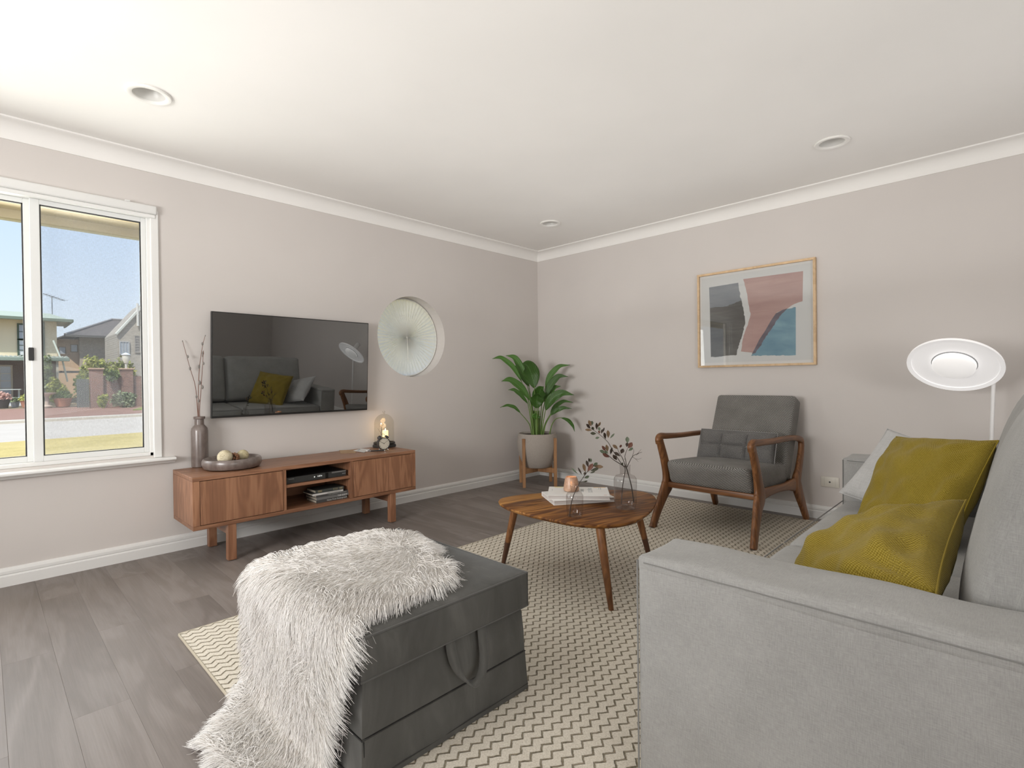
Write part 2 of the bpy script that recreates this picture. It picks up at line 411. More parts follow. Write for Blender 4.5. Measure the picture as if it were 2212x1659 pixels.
def ceiling():
    """slab pierced by the three downlight holes"""
    bm = BM(); box(bm, XL - T, T, YB - T, T, H + .07, H + .14); q, r, N_ = .12, .068, 40
    x0, x1, y0, y1 = XL - T, T, YB - T, T
    def rect(a, b, c, d): quad(bm, (a, c, H), (b, c, H), (b, d, H), (a, d, H))
    for a, b in ((x0, DL[0][0] - q), (DL[0][0] + q, DL[1][0] - q), (DL[1][0] + q, x1)): rect(a, b, y0, y1)
    for a, ys in ((DL[0][0], [DL[0][1]]), (DL[1][0], [DL[2][1], DL[1][1]])):
        c = y0
        for y in ys: rect(a - q, a + q, c, y - q); c = y + q
        rect(a - q, a + q, c, y1)
        for y in ys:
            A, B = [], []
            for i in range(N_):
                t = 2 * pi * i / N_; k_ = q / max(abs(cos(t)), abs(sin(t)))
                A.append(bm.verts.new((a + r * cos(t), y + r * sin(t), H))); B.append(bm.verts.new((a + k_ * cos(t), y + k_ * sin(t), H)))
            for i in range(N_): bm.faces.new((A[i], A[(i + 1) % N_], B[(i + 1) % N_], B[i]))
    bmesh.ops.remove_doubles(bm, verts=bm.verts, dist=1e-5)
    struct('ceiling', bm, CEIL, recalc=False)
ceiling()
bm = BM(); box(bm, XL - T, T, YB - T, T, -.12, -.012); floor = struct('floor', bm, mat('floor_base', (.05, .045, .04), .8))
PW, PL = .145, 1.26
bm = BM(); box(bm, 0, PW - .0002, 0, PL - .0002, -.012, 0, .0005, 1); me0 = None
k0 = 0
for i in range(int(-XL / PW) + 1):
    x = -PW * (i + 1); off = (i * .47) % 1.0 * PL
    y = .0 - off if False else -((i * .53) % 1.0) * PL
    ys = [0.0]; yy = y if y < -.2 else y - .45
    while yy > YB: ys.append(yy); yy -= PL
    ys.append(YB)
    for y1, y0 in zip(ys, ys[1:]):
        if x < XL: continue
        if me0 is None:
            o = obj('plank', bm, PLANK, floor); me0 = o.data
        else:
            o = bpy.data.objects.new('plank', me0); link(o, floor)
        o.location = (x, y0, 0); o.scale = (1, (y1 - y0) / PL, 1); k0 += 1

BB = [(0, 0), (.019, 0), (.019, .052), (.0165, .056), (.013, .060), (.0165, .064), (.0165, .078), (.011, .090), (.006, .0945), (0, .0945)]
def bb(name, L0, L1, fn):
    bm = BM(); profile_run(bm, BB, L0, L1, fn); struct(name, bm, TRIM)
bb('baseboard_front', XL, 0, lambda s, d, z: (s, -d, z)); bb('baseboard_right', YB, 0, lambda s, d, z: (-d, s, z))
bb('baseboard_left', YB, 0, lambda s, d, z: (XL + d, s, z)); bb('baseboard_back', XL, 0, lambda s, d, z: (s, YB + d, z))
CV = [(0, H), (0, H - .092), (.006, H - .092)] + [(.006 + .072 * (1 - cos(a)), H - .086 + .074 * sin(a)) for a in [radians(x) for x in range(8, 91, 9)]] + [(.086, H - .010), (.092, H - .008), (.092, H)]
def cv(name, L0, L1, fn):
    bm = BM(); profile_run(bm, CV, L0, L1, fn); struct(name, bm, paint(name + '_paint', (.82, .805, .78), .6, 60, .02), smooth=True, angle=20)
cv('trim_1', XL, 0, lambda s, d, z: (s, -d, z)); cv('trim_2', YB, 0, lambda s, d, z: (-d, s, z))
cv('trim_3', YB, 0, lambda s, d, z: (XL + d, s, z)); cv('trim_4', XL, 0, lambda s, d, z: (s, YB + d, z))

# ------------------------------------------------------------------ window 1 (sliding, white)
def window1():
    bm = BM(); x0, x1 = WX0, WX1
    # architrave right and left, frame box
    for a, b in ((x1 - .005, x1 + .036), (x0 - .036, x0 + .005)):
        box(bm, a, b, -.012, .02, WZ0 - .012, WZ1 + .02, .004, 2)
    fr = [(x0, x0 + .03, WZ0, WZ1), (x1 - .022, x1, WZ0, WZ1), (x0, x1, WZ0, WZ0 + .022), (x0, x1, WZ1 - .026, WZ1)]
    for a, b, c, d in fr: box(bm, a, b, .012, .10, c, d, .003, 1)
    win = struct('window_1', bm, TRIM)
    # head strip (blind track) with its rounded end cap
    bm = BM(); box(bm, x0 - .05, x1 + .028, -.030, 0, 2.052, 2.104, .010, 3); box(bm, x0 - .04, x1 + .02, -.018, 0, 2.030, 2.052, .003, 1)
    box(bm, x1 - .13, x1 - .105, -.034, -.010, 2.100, 2.108, .002, 1)
    h = obj('head_rail', bm, TRIM, win, True)
    # sill with moulded underside
    bm = BM(); pr = [(-.10, .590), (.062, .586), (.066, .582), (.066, .574), (.062, .570), (.050, .568), (.040, .562), (.030, .552), (-.0, .550), (-.10, .570)]
    profile_run(bm, pr, x0 - .10, x1 + .098, lambda s, d, z: (s, -d, z)); obj('sill', bm, TRIM, win)
    # fixed left sash and sliding right sash
    def sash(name, a, b, y, st, m=ALU):
        z0, z1 = WZ0 + .022, WZ1 - .026; bm = BM()
        box(bm, a, a + st[0], y - .012, y + .012, z0, z1, .002, 1); box(bm, b - st[1], b, y - .012, y + .012, z0, z1, .002, 1)
        box(bm, a + st[0], b - st[1], y - .012, y + .012, z0, z0 + .030, .002, 1); box(bm, a + st[0], b - st[1], y - .012, y + .012, z1 - .026, z1, .002, 1)
        s = obj(name, bm, m, win)
        bm = BM(); i0, i1, j0, j1 = a + st[0], b - st[1], z0 + .030, z1 - .026
        for q in ((i0, i0 + .006, j0, j1), (i1 - .006, i1, j0, j1), (i0, i1, j0, j0 + .004), (i0, i1, j1 - .005, j1)): box(bm, q[0], q[1], y - .007, y + .007, q[2], q[3])
        obj('seal', bm, DARKSEAL, s)
        bm = BM(); box(bm, i0 + .001, i1 - .001, y - .002, y + .002, j0 + .001, j1 - .001); obj('pane', bm, GLASS, s)
        return s
    sash('sash', x0 + .03, -4.042, .070, (.04, .034)); s2 = sash('sash', -4.052, x1 - .022, .040, (.040, .024))
    bm = BM(); box(bm, -4.066, -4.044, .016, .030, 1.165, 1.235, .003, 1); obj('latch', bm, BLACK, s2)
    # fly screen outside the sliding sash
    m = bpy.data.materials.new('fly_screen_mesh'); m.use_nodes = True; t = m.node_tree; t.nodes.clear(); g = G(m)
    o = g.n('OutputMaterial'); tr = g.n('BsdfTransparent'); df = g.n('BsdfDiffuse'); df.inputs[0].default_value = (.35, .35, .36, 1)
    v = g.coord(); x, y, z = g.sep(v)
    nz = g.noise(g.mapping(v, (60, 1, 400)), 1, 2); nz2 = g.noise(g.mapping(v, (400, 1, 60)), 1, 2)
    mx = g.n('MixShader'); g.put(mx.inputs[0], g.math('MULTIPLY_ADD', g.math('ADD', nz, nz2), .14, .02))
    t.links.new(tr.outputs[0], mx.inputs[1]); t.links.new(df.outputs[0], mx.inputs[2]); t.links.new(mx.outputs[0], o.inputs[0])
    bm = BM(); box(bm, -4.01, x1 - .045, .1005, .1015, WZ0 + .05, WZ1 - .05); obj('fly_screen', bm, m, s2)
window1()

# ------------------------------------------------------------------ window 2 (round) and its pleated blind
def window2():
    seg = 64
    bm = BM(); M_ = Matrix.Rotation(radians(90), 4, 'X'); r = RR - .002
    lathe(bm, [(r, .002), (r, .028), (r - .014, .028), (r - .014, .002), (r, .002)], seg)
    for v in bm.verts: v.co = M_ @ v.co
    w2 = struct('window_2', bm, ALU, smooth=True); w2.location = (RC[0], .146, RC[1])
    bm = BM(); lathe(bm, [(0, .012), (r - .015, .012), (r - .015, .016), (0, .016)], seg)
    for v in bm.verts: v.co = M_ @ v.co
    obj('pane', bm, GLASS, w2)
    # pleated sunburst blind
    m = bpy.data.materials.new('pleated_blind_cloth'); m.use_nodes = True; t = m.node_tree; t.nodes.clear(); g = G(m)
    o = g.n('OutputMaterial'); d = g.n('BsdfDiffuse'); d.inputs[0].default_value = (.86, .86, .83, 1); tl = g.n('BsdfTranslucent'); tl.inputs[0].default_value = (.88, .88, .86, 1)
    mx = g.n('MixShader'); mx.inputs[0].default_value = .62; t.links.new(d.outputs[0], mx.inputs[1]); t.links.new(tl.outputs[0], mx.inputs[2]); t.links.new(mx.outputs[0], o.inputs[0])
    bm = BM(); NP = 56; NR = 9; ro = RR - .012; rings = []; rnd = random.Random(3)
    ang = [2 * pi * i / (2 * NP) + rnd.uniform(-.006, .006) for i in range(2 * NP)]
    for k_ in range(NR + 1):
        f = k_ / NR; rr_ = .004 + (ro - .004) * f; ring = []
        for i in range(2 * NP):
            dep = (.008 * (1 - f) ** .6 + .0036) * (1 if i % 2 else -1) * min(1, f * 6 + .2)
            z = dep - .022 * math.exp(-(f * 5) ** 2)
            ring.append(bm.verts.new((rr_ * cos(ang[i]), z + .0, rr_ * sin(ang[i]))))
        rings.append(ring)
    for a, b in zip(rings, rings[1:]):
        for i in range(2 * NP): j = (i + 1) % (2 * NP); bm.faces.new((a[i], a[j], b[j], b[i]))
    bl = thing('sunburst_blind', 'round pleated off white sunburst blind filling the round window', 'blind', (RC[0], .112, RC[1]))
    obj('pleats', bm, m, bl)
    bm = BM(); pts = [(ro * cos(a), 0, ro * sin(a)) for a in [2 * pi * i / 72 for i in range(73)]]; tube(bm, pts, .0035, 6, False); obj('rim_cord', bm, mat('blind_rim', (.8, .8, .74), .5), bl, True)
    bm = BM(); lathe(bm, [(0, -.006), (.010, -.004), (.012, 0), (.010, .004), (0, .006)], 12)
    for v in bm.verts: v.co = Vector((v.co.x, v.co.z - .024, v.co.y))
    obj('centre_button', bm, mat('blind_button', (.5, .5, .46), .6), bl, True)
    bm = BM(); tube(bm, [(0, -.026, -.01), (0.002, -.030, -.12), (.001, -.024, -.20)], .003, 6); obj('pull_strip', bm, mat('blind_pull', (.72, .72, .66), .6), bl, True)
window2()

# ------------------------------------------------------------------ downlights, socket
def downlight(x, y, lab):
    t = thing('downlight', lab, 'ceiling light', (x, y, H), 0, 'recessed ceiling downlights')
    W1 = mat('downlight_white', (.80, .79, .76), .4) if 'downlight_white' not in bpy.data.materials else bpy.data.materials['downlight_white']
    bm = BM(); lathe(bm, [(.090, .0), (.092, -.004), (.088, -.009), (.074, -.010), (.066, -.006), (.066, .0)], 40); obj('trim_ring', bm, W1, t, True)
    bm = BM(); lathe(bm, [(.067, -.004), (.066, .012), (.058, .034), (.045, .050), (.0, .056)], 40); obj('reflector', bm, mat('downlight_reflector', (.62, .61, .585), .35), t, True, recalc=False)
    bm = BM(); lathe(bm, [(.036, .050), (.034, .038), (.0, .034)], 28); obj('lamp_glass', bm, mat('downlight_lamp', (.78, .77, .75), .25), t, True)
downlight(-3.671, -.811, 'white recessed downlight near the sliding window, leftmost of the three')
downlight(-.744, -.811, 'white recessed downlight near the far corner above the pot plant')
downlight(-.744, -2.963, 'white recessed downlight near the right wall cornice above the picture')
def socket():
    t = thing('wall_outlet', 'cream wall outlet plate with one small black hole beside the sofa', 'wall outlet', (0, -2.77, .273))
    IV = mat('ivory_plate', (.66, .63, .56), .4)
    bm = BM(); box(bm, -.010, 0, -.058, .058, -.037, .037, .004, 2); obj('plate', bm, IV, t, True)
    bm = BM()
    for z in (-.024, .024): pass
    for y in (-.034, .034):
        bm = BM(); box(bm, -.0108, -.0098, y - .0006, y + .0006, -.030, .030); obj('panel_line', bm, mat('plate_line', (.42, .40, .35), .5), t)
    bm = BM(); lathe(bm, [(0, .0015), (.0055, .001), (.006, 0)], 14)
    for v in bm.verts: v.co = Vector((-.010 - v.co.z, v.co.x, v.co.y))
    obj('aerial_hole', bm, BLACK, t)
socket()

# ------------------------------------------------------------------ outside
def outside():
    TAN = paint('soffit_paint', (.60, .51, .36), .7, 20, .02)
    bm = BM(); box(bm, -9, 2, T, .66, 2.10, 2.13); so = struct('trim_5', bm, TAN)
    bm = BM(); box(bm, -9, 2, .62, .66, 2.048, 2.12, .004, 1); obj('fascia', bm, paint('fascia_paint', (.50, .43, .31), .6, 20, .02), so)
    bm = BM(); box(bm, -9, 2, .66, .78, 2.06, 2.16, .02, 2); obj('gutter', bm, mat('gutter_metal', (.6, .58, .5), .5), so)
    # ground strips
    def ground(name, poly, z0, z1, m):
        bm = BM(); prism(bm, poly, z0, z1); return struct(name, bm, m)
    def noisy(name, c1, c2, sc1, sc2, bump=.3):
        m = mat(name, c1, .95, spec=.1); g = G(m); v = g.coord(); a = g.noise(v, sc1, 4, .65); b = g.noise(v, sc2, 3, .6)
        g.base(g.ramp(g.math('ADD', g.math('MULTIPLY', a, .5), g.math('MULTIPLY', b, .5)), [(.35, c1), (.65, c2)])); g.bump(b, bump, .03); return m
    LAWN = noisy('dry_lawn', (.44, .35, .13), (.66, .52, .23), 1.1, 26)
    ASPH = noisy('pale_road', (.52, .46, .40), (.60, .54, .47), .5, 30, .1)
    PAVE = noisy('red_paving', (.27, .155, .12), (.36, .215, .17), .6, 14, .1)
    g = G(PAVE); 
    KERB = noisy('concrete_kerb', (.52, .46, .38), (.62, .56, .47), .7, 20, .1)
    GREEN = noisy('verge_grass', (.16, .20, .05), (.33, .32, .11), .8, 8)
    DIRT = noisy('garden_soil', (.16, .12, .08), (.27, .22, .15), .5, 8)
    ground('lawn', [(-60, T), (40, T), (40, 17.4), (-60, 8.6)], -.42, -.30, LAWN)
    ground('road', [(-60, 8.6), (40, 17.4), (40, 28.1), (-60, 14.2)], -.42, -.31, ASPH)
    def yk(x): return 14.2 + (x + 60) * .139
    bm = BM()
    for a, b in ((0, .34), (.34, .75)):
        box(bm, 0, 1, 0, 1, 0, 1)
    bm.free()
    kerb = ground('kerb', [(-60, 14.2), (40, 28.1), (40, 29.1), (-60, 15.2)], -.42, -.22, KERB)
    ground('driveway', [(-60, 15.2), (40, 29.1), (40, 60), (-60, 60)], -.42, -.235, PAVE)
    # street block behind: rising ground
    bm = BM(); v0 = [(-60, 36, -.24), (40, 36, -.24), (60, 90, 1.2), (-90, 90, 1.2)]; quad(bm, *v0); struct('garden_ground', bm, DIRT)
    bm = BM(); prism(bm, [(.95, 27.4), (9, 28.2), (9, 33), (2.2, 31.6)], -.26, -.19); struct('verge', bm, GREEN)
    # ---- leaves
    def leafmat(name, c1, c2, c3):
        m = mat(name, c2, .7, spec=.2); g = G(m); v = g.coord(); a = g.noise(v, 5, 3); b = g.noise(v, 1.2, 2)
        g.base(g.ramp(g.math('ADD', g.math('MULTIPLY', a, .6), g.math('MULTIPLY', b, .4)), [(.35, c1), (.5, c2), (.68, c3)])); return m
    LF = [leafmat('yellow_green_leaves', (.13, .17, .03), (.30, .32, .07), (.52, .48, .14)), leafmat('deep_green_leaves', (.04, .07, .02), (.12, .17, .05), (.30, .34, .12)),
          leafmat('golden_leaves', (.28, .24, .08), (.48, .40, .16), (.66, .52, .26)), leafmat('grey_green_leaves', (.10, .13, .07), (.23, .27, .15), (.42, .45, .28))]
    STEM = mat('bush_stem', (.10, .07, .045), .9)
    def bush(lab, c, r, n_, s, m, seed, cat='shrub', trunk=True, group='garden shrubs across the street'):
        t = thing('garden_shrub', lab, cat, c, 0, group); rnd = random.Random(seed); V, Fc = [], []
        lobes = [(Vector((rnd.uniform(-.5, .5), rnd.uniform(-.4, .4), rnd.uniform(-.25, .5))), rnd.uniform(.45, .7)) for _ in range(9)]
        for _ in range(n_):
            L, lr = rnd.choice(lobes); d = Vector((rnd.gauss(0, 1), rnd.gauss(0, 1), rnd.gauss(0, 1))).normalized() * lr * rnd.uniform(.55, 1)
            p = L + d; p = Vector((p.x * r[0], p.y * r[1], max(.02, r[2] * .75 + p.z * r[2])))
            a = Vector((rnd.gauss(0, 1), rnd.gauss(0, 1), rnd.gauss(0, 1))).normalized(); b = a.orthogonal().normalized(); b.rotate(Matrix.Rotation(rnd.uniform(0, 6.28), 3, a))
            k_ = s * rnd.uniform(.6, 1.3); n0 = len(V)
            V += [p - b * k_, p + a.cross(b) * k_ * .45, p + b * k_, p - a.cross(b) * k_ * .45]; Fc.append((n0, n0 + 1, n0 + 2, n0 + 3))
        pyobj('foliage', V, Fc, m, t, kind='stuff')
        bm = BM()
        for q in range(4): tube(bm, [(rnd.uniform(-.1, .1) * r[0], 0, -.05), (rnd.uniform(-.3, .3) * r[0], rnd.uniform(-.3, .3) * r[1], r[2] * .6), (rnd.uniform(-.5, .5) * r[0], rnd.uniform(-.4, .4) * r[1], r[2] * 1.1)], [.04, .03, .012], 5)
        obj('stem', bm, STEM, t, True)
        return t
    # ---- house 1: cream two storey house
    CREAM = paint('cream_render', (.66, .57, .41), .85, 8, .02); SAGE = mat('sage_roof', (.42, .46, .36), .5); DKGR = mat('dark_green_trim', (.06, .085, .06), .5)
    BRK = mat('dark_brick', (.12, .075, .055), .9); PGL = mat('window_pane_dark', (.35, .38, .42), .1, spec=.8); WHT = mat('exterior_white', (.75, .75, .72), .5)
    h1 = thing('house', 'cream two storey house with sage green roof seen through the window', 'house', (-4, 42, .1), 0)
    def part(name, bm, m, p, **k_): return obj(name, bm, m, p, **k_)
    bm = BM(); box(bm, -6, 3.32, 0, 3.2, 2.85, 5.2); part('upper_wall', bm, CREAM, h1)
    bm = BM()
    a = [(-7, -.9, 5.22), (4.05, -.9, 5.22), (4.05, 3.9, 5.22), (-7, 3.9, 5.22)]; rt = [(-7, 1.5, 5.85), (3.1, 1.5, 5.85)]
    A = [bm.verts.new(p) for p in a]; B = [bm.verts.new(p) for p in rt]
    bm.faces.new((A[0], A[1], B[1], B[0])); bm.faces.new((A[1], A[2], B[1])); bm.faces.new((A[2], A[3], B[0], B[1])); bm.faces.new((A[3], A[0], B[0])); bm.faces.new(A)
    part('roof', bm, SAGE, h1)
    bm = BM(); box(bm, -7, 4.06, -1.0, -.88, 5.10, 5.30, .02, 1); box(bm, 4.0, 4.1, -1.0, 3.9, 5.10, 5.30, .02, 1); part('gutter', bm, mat('green_gutter', (.16, .20, .15), .5), h1)
    bm = BM(); box(bm, -6, 3.3, 0.6, 3.2, -.3, 2.85); part('lower_wall', bm, BRK, h1)
    bm = BM(); box(bm, -7, 3.75, -1.6, .3, 2.66, 2.78); 
    for i in range(54): box(bm, -7 + i * .2, -6.9 + i * .2, -1.62, .3, 2.78, 2.83)
    part('verandah_roof', bm, mat('verandah_sheet', (.55, .57, .50), .5), h1)
    bm = BM(); box(bm, -7, 3.8, -1.7, -1.6, 2.50, 2.72, .02, 1); part('verandah_gutter', bm, mat('green_gutter_low', (.20, .25, .20), .5), h1)
    for x in (2.62, -4.5):
        bm = BM(); box(bm, x - .1, x + .1, -.1, .02, 2.8, 5.15); part('corner_trim', bm, DKGR, h1)
    for x in (-2.9, -.5, 3.2):
        bm = BM(); box(bm, x - .06, x + .06, -1.5, -1.38, -.3, 2.6); part('verandah_post', bm, mat('post_paint', (.5, .45, .36), .7), h1)
    def win(p, x0, x1, z0, z1, y, fm, gm, nv=1, nh=1, fw=.09, name='window'):
        bm = BM(); d = .06
        for q in ((x0 - fw, x0, z0 - fw, z1 + fw), (x1, x1 + fw, z0 - fw, z1 + fw), (x0, x1, z0 - fw, z0), (x0, x1, z1, z1 + fw)): box(bm, q[0], q[1], y - d, y + .02, q[2], q[3])
        for i in range(1, nv): xx = x0 + (x1 - x0) * i / nv; box(bm, xx - .018, xx + .018, y - d * .8, y + .02, z0, z1)
        for i in range(1, nh): zz = z0 + (z1 - z0) * i / nh; box(bm, x0, x1, y - d * .8, y + .02, zz - .018, zz + .018)
        f = obj(name, bm, fm, p)
        bm = BM(); box(bm, x0, x1, y - .02, y + .01, z0, z1); obj('pane', bm, gm, f)
    WGL = mat('curtained_pane', (.55, .56, .56), .2, spec=.6)
    win(h1, 1.5, 2.25, 3.98, 4.85, -.01, DKGR, PGL, 2, 2); win(h1, 1.5, 2.25, 2.92, 3.86, -.01, DKGR, WGL, 2, 3)
    win(h1, -.9, 1.1, -.1, 2.2, .58, mat('door_frame_tan', (.40, .34, .25), .6), PGL, 4, 5, name='glazed_door')
    bm = BM(); tube(bm, [(3.45, -1.5, 2.6), (3.75, -.8, 1.2)], .05, 6); tube(bm, [(3.05, -1.2, 3.85), (3.4, -1.5, 2.6)], .05, 6); part('downpipe', bm, mat('pale_pipe', (.60, .64, .55), .5), h1)
    # ---- antenna
    an = thing('antenna', 'thin grey television antenna standing above the sage green roof', 'antenna', (-.55, 46.6, 0))
    bm = BM(); tube(bm, [(0, 0, 5.6), (0, 0, 7.55)], .03, 6); obj('mast', bm, mat('antenna_metal', (.25, .26, .28), .5), an)
    bm = BM(); tube(bm, [(-.5, -.5, 7.62), (.75, .5, 7.35)], .025, 5)
    for i in range(7): s = i / 6; c = Vector((-.45, -.45, 7.6)).lerp(Vector((.7, .45, 7.36)), s); tube(bm, [c + Vector((-.22, .28, 0)), c + Vector((.22, -.28, 0))], .012, 4)
    obj('boom', bm, mat('antenna_metal_b', (.25, .26, .28), .5), an)
    # ---- house 2: hip tiled roof
    BRICK2 = mat('tan_brick', (.46, .37, .28), .9); g = G(BRICK2); br = g.n('TexBrick'); g.put(br.inputs['Vector'], g.mapping(g.coord(), (1, 1, 1), (radians(90), 0, 0))); br.inputs['Scale'].default_value = 3.2
    br.inputs['Color1'].default_value = (.50, .40, .30, 1); br.inputs['Color2'].default_value = (.42, .33, .25, 1); br.inputs['Mortar'].default_value = (.55, .49, .40, 1); g.base(br.outputs[0])
    h2 = thing('house', 'tan brick house with dark tiled hip roof in the middle distance', 'house', (1.2, 48, .4), 0)
    bm = BM(); box(bm, -.1, 9, 0, 8, -.6, 4.45); part('wall', bm, BRICK2, h2)
    bm = BM(); box(bm, -1.75, -.05, .5, 3.5, -.6, 4.2); part('side_wall', bm, paint('sunlit_orange_wall', (.62, .43, .28), .9, 4, .02), h2)  # orange wall, its sunlit brightness put into the colour
    bm = BM(); A = [bm.verts.new(p) for p in ((-1.0, -.7, 4.42), (9.6, -.7, 4.42), (9.6, 8.5, 4.42), (.2, 7.5, 4.3), (-2.3, 1.6, 3.75))]; B = [bm.verts.new(p) for p in ((2.55, 4.4, 6.25), (6.5, 4.4, 6.25))]
    for q in ((A[0], A[1], B[1], B[0]), (A[1], A[2], B[1]), (A[2], A[3], B[0], B[1]), (A[3], A[4], B[0]), (A[4], A[0], B[0])): bm.faces.new(q)
    TILE = mat('roof_tiles', (.16, .135, .125), .8); g = G(TILE); br = g.n('TexBrick'); g.put(br.inputs['Vector'], g.mapping(g.coord(), (1, 1.1, 1))); br.inputs['Scale'].default_value = 2.4
    br.inputs['Color1'].default_value = (.20, .165, .15, 1); br.inputs['Color2'].default_value = (.125, .105, .10, 1); br.inputs['Mortar'].default_value = (.06, .055, .05, 1); br.inputs['Mortar Size'].default_value = .035
    g.base(br.outputs[0]); g.bump(br.outputs['Fac'], -.6, .05)
    part('roof', bm, TILE, h2)
    bm = BM(); tube(bm, [(-1, -.72, 4.46), (2.55, 4.4, 6.3), (6.5, 4.4, 6.3)], .10, 6); tube(bm, [(2.6, 2, 5.5), (5.2, .2, 4.9)], .07, 6); part('ridge_cap', bm, mat('ridge_tiles', (.25, .23, .22), .8), h2)
    bm = BM(); box(bm, -1.0, 9.6, -.78, -.68, 4.30, 4.46); tube(bm, [(-2.35, 1.5, 3.72), (-1.0, -.72, 4.36)], .08, 6); part('gutter', bm, mat('dark_gutter', (.10, .095, .09), .5), h2)
    for x in (-1.25, -.55):
        win(h2, x, x + .34, 3.05 + (.2 if x > -1 else 0), 3.55 + (.2 if x > -1 else 0), .47, mat('brown_frame', (.25, .18, .12), .7), PGL, 1, 1, .05)
    bm = BM(); box(bm, -2.3, .6, -2.2, -1.9, 1.55, 1.70); box(bm, -.3, .5, -2.4, -1.8, 1.3, 1.75); part('carport_beam', bm, mat('carport_dark', (.08, .08, .08), .8), h2)
    # ---- house 3: grey gable
    h3 = thing('house', 'weathered grey brick gable house at the right edge of the window', 'house', (2.25, 40, .2), 0)
    GB = mat('grey_brick', (.42, .37, .31), .95); g = G(GB); v = g.coord(); br = g.n('TexBrick'); g.put(br.inputs['Vector'], g.mapping(v, (1, 1, 1), (radians(90), 0, 0))); br.inputs['Scale'].default_value = 3.4
    br.inputs['Color1'].default_value = (.44, .39, .33, 1); br.inputs['Color2'].default_value = (.36, .31, .26, 1); br.inputs['Mortar'].default_value = (.50, .46, .40, 1)
    g.base(g.mix(g.math('MULTIPLY', g.noise(v, 1.2, 4), .35), br.outputs[0], (.22, .20, .18)))
    bm = BM(); poly = [(0, -.5), (0, 4.35), (1.72, 6.65), (2.3, 6.6), (4.6, 4.2), (4.6, -.5)]
    a = [bm.verts.new((x, 0, z)) for x, z in poly]; b = [bm.verts.new((x, 5, z)) for x, z in poly]; n_ = len(poly); bm.faces.new(a); bm.faces.new(b[::-1])
    for i in range(n_): bm.faces.new((a[i], b[i], b[(i + 1) % n_], a[(i + 1) % n_]))
    part('wall', bm, GB, h3)
    bm = BM(); tube(bm, [(-.06, -.08, 4.25), (1.75, -.08, 6.72), (2.4, -.08, 6.66), (4.7, -.08, 4.2)], .10, 6); part('barge_board', bm, mat('barge_paint', (.55, .55, .50), .6), h3)
    for x, z in ((1.15, 6.45), (1.36, 6.95)):
        bm = BM(); tube(bm, [(x, -.12, 2.6 if x > 1.2 else 4.9), (x, -.12, z)], .075, 8); part('vent_pipe', bm, mat('vent_pipe_white', (.62, .60, .56), .5), h3)
    win(h3, .16, .62, 2.95, 3.75, -.02, mat('grey_frame', (.45, .45, .45), .6), PGL, 3, 1, .05); win(h3, 1.0, 1.25, 3.1, 4.2, -.02, mat('shutter_frame', (.3, .27, .24), .6), mat('louvre', (.2, .18, .17), .6), 1, 6, .05)
    win(h3, 1.82, 2.3, 2.7, 4.5, -.02, mat('green_frame', (.3, .33, .28), .6), PGL, 2, 1, .07)
    # ---- brick fence with piers
    FB = mat('red_brick', (.25, .13, .10), .95); g = G(FB); br = g.n('TexBrick'); g.put(br.inputs['Vector'], g.mapping(g.coord(), (1, 1, 1), (radians(90), 0, 0))); br.inputs['Scale'].default_value = 3.3
    br.inputs['Color1'].default_value = (.27, .14, .11, 1); br.inputs['Color2'].default_value = (.19, .10, .08, 1); br.inputs['Mortar'].default_value = (.33, .26, .22, 1); br.inputs['Mortar Size'].default_value = .015; g.base(br.outputs[0])
    fe = thing('brick_fence', 'red brown brick garden fence with two square piers across the road', 'fence', (.1, 33, -.24), 0)
    bm = BM(); box(bm, .1, 5, 0, .24, 0, 1.78); obj('wall', bm, FB, fe)
    for x in (-.12, 1.25):
        bm = BM(); box(bm, x, x + .55, -.16, .40, 0, 2.14); p = obj('pier', bm, FB, fe)
        bm = BM(); box(bm, x - .06, x + .61, -.22, .46, 2.14, 2.22, .02, 1); obj('cap', bm, mat('terracotta_cap', (.50, .33, .24), .9), p)
    gt = thing('side_gate', 'dark grey green slatted gate leaf beside the brick fence', 'gate', (-.62, 33, -.24), 0)
    for i in range(7):
        bm = BM(); box(bm, .02 + i * .075, .085 + i * .075, 0, .05, .06, 1.62); obj('slat', bm, mat('gate_slat', (.12, .125, .12), .7) if i == 0 else bpy.data.materials['gate_slat'], gt)
    for z in (.3, 1.3):
        bm = BM(); box(bm, -.02, .56, .05, .09, z, z + .1); obj('rail', bm, bpy.data.materials['gate_slat'], gt)
    gl = thing('pier_lamp', 'small pale lamp standing on top of the right hand brick pier', 'lamp', (1.62, 33.1, 1.98), 0)
    bm = BM(); tube(bm, [(0, 0, 0), (0, 0, .28)], .06, 8); obj('stem', bm, mat('lamp_stem', (.55, .52, .45), .6), gl, True)
    bm = BM(); lathe(bm, [(0, .28), (.10, .30), (.20, .55), (.19, .72), (.10, .80), (0, .82)], 14); obj('globe', bm, mat('lamp_globe', (.72, .68, .58), .5), gl, True)
    bm = BM(); lathe(bm, [(.0, .92), (.12, .86), (.24, .78), (.22, .74), (0, .76)], 14); obj('cap', bm, mat('lamp_cap', (.68, .70, .72), .5), gl, True)
    # ---- planting
    bush('tall yellow green shrub rising behind the left brick pier', (.95, 35.5, -.2), (1.15, .8, 1.75), 2600, .13, LF[0], 1)
    bush('yellow green shrub above the brick fence next to the pier lamp', (2.1, 37.2, -.2), (.8, .7, 1.85), 2200, .13, LF[0], 2)
    bush('golden shrub above the brick fence at the right window edge', (3.6, 35.4, -.2), (1.0, .9, 1.8), 2400, .13, LF[2], 3)
    bush('dark ivy clump spilling over the brick fence between the piers', (.95, 32.8, 1.2), (.34, .2, .42), 700, .09, LF[1], 4)
    bush('low grey green bush at the foot of the brick fence', (1.35, 31.9, -.24), (.62, .3, .5), 1300, .09, LF[3], 5)
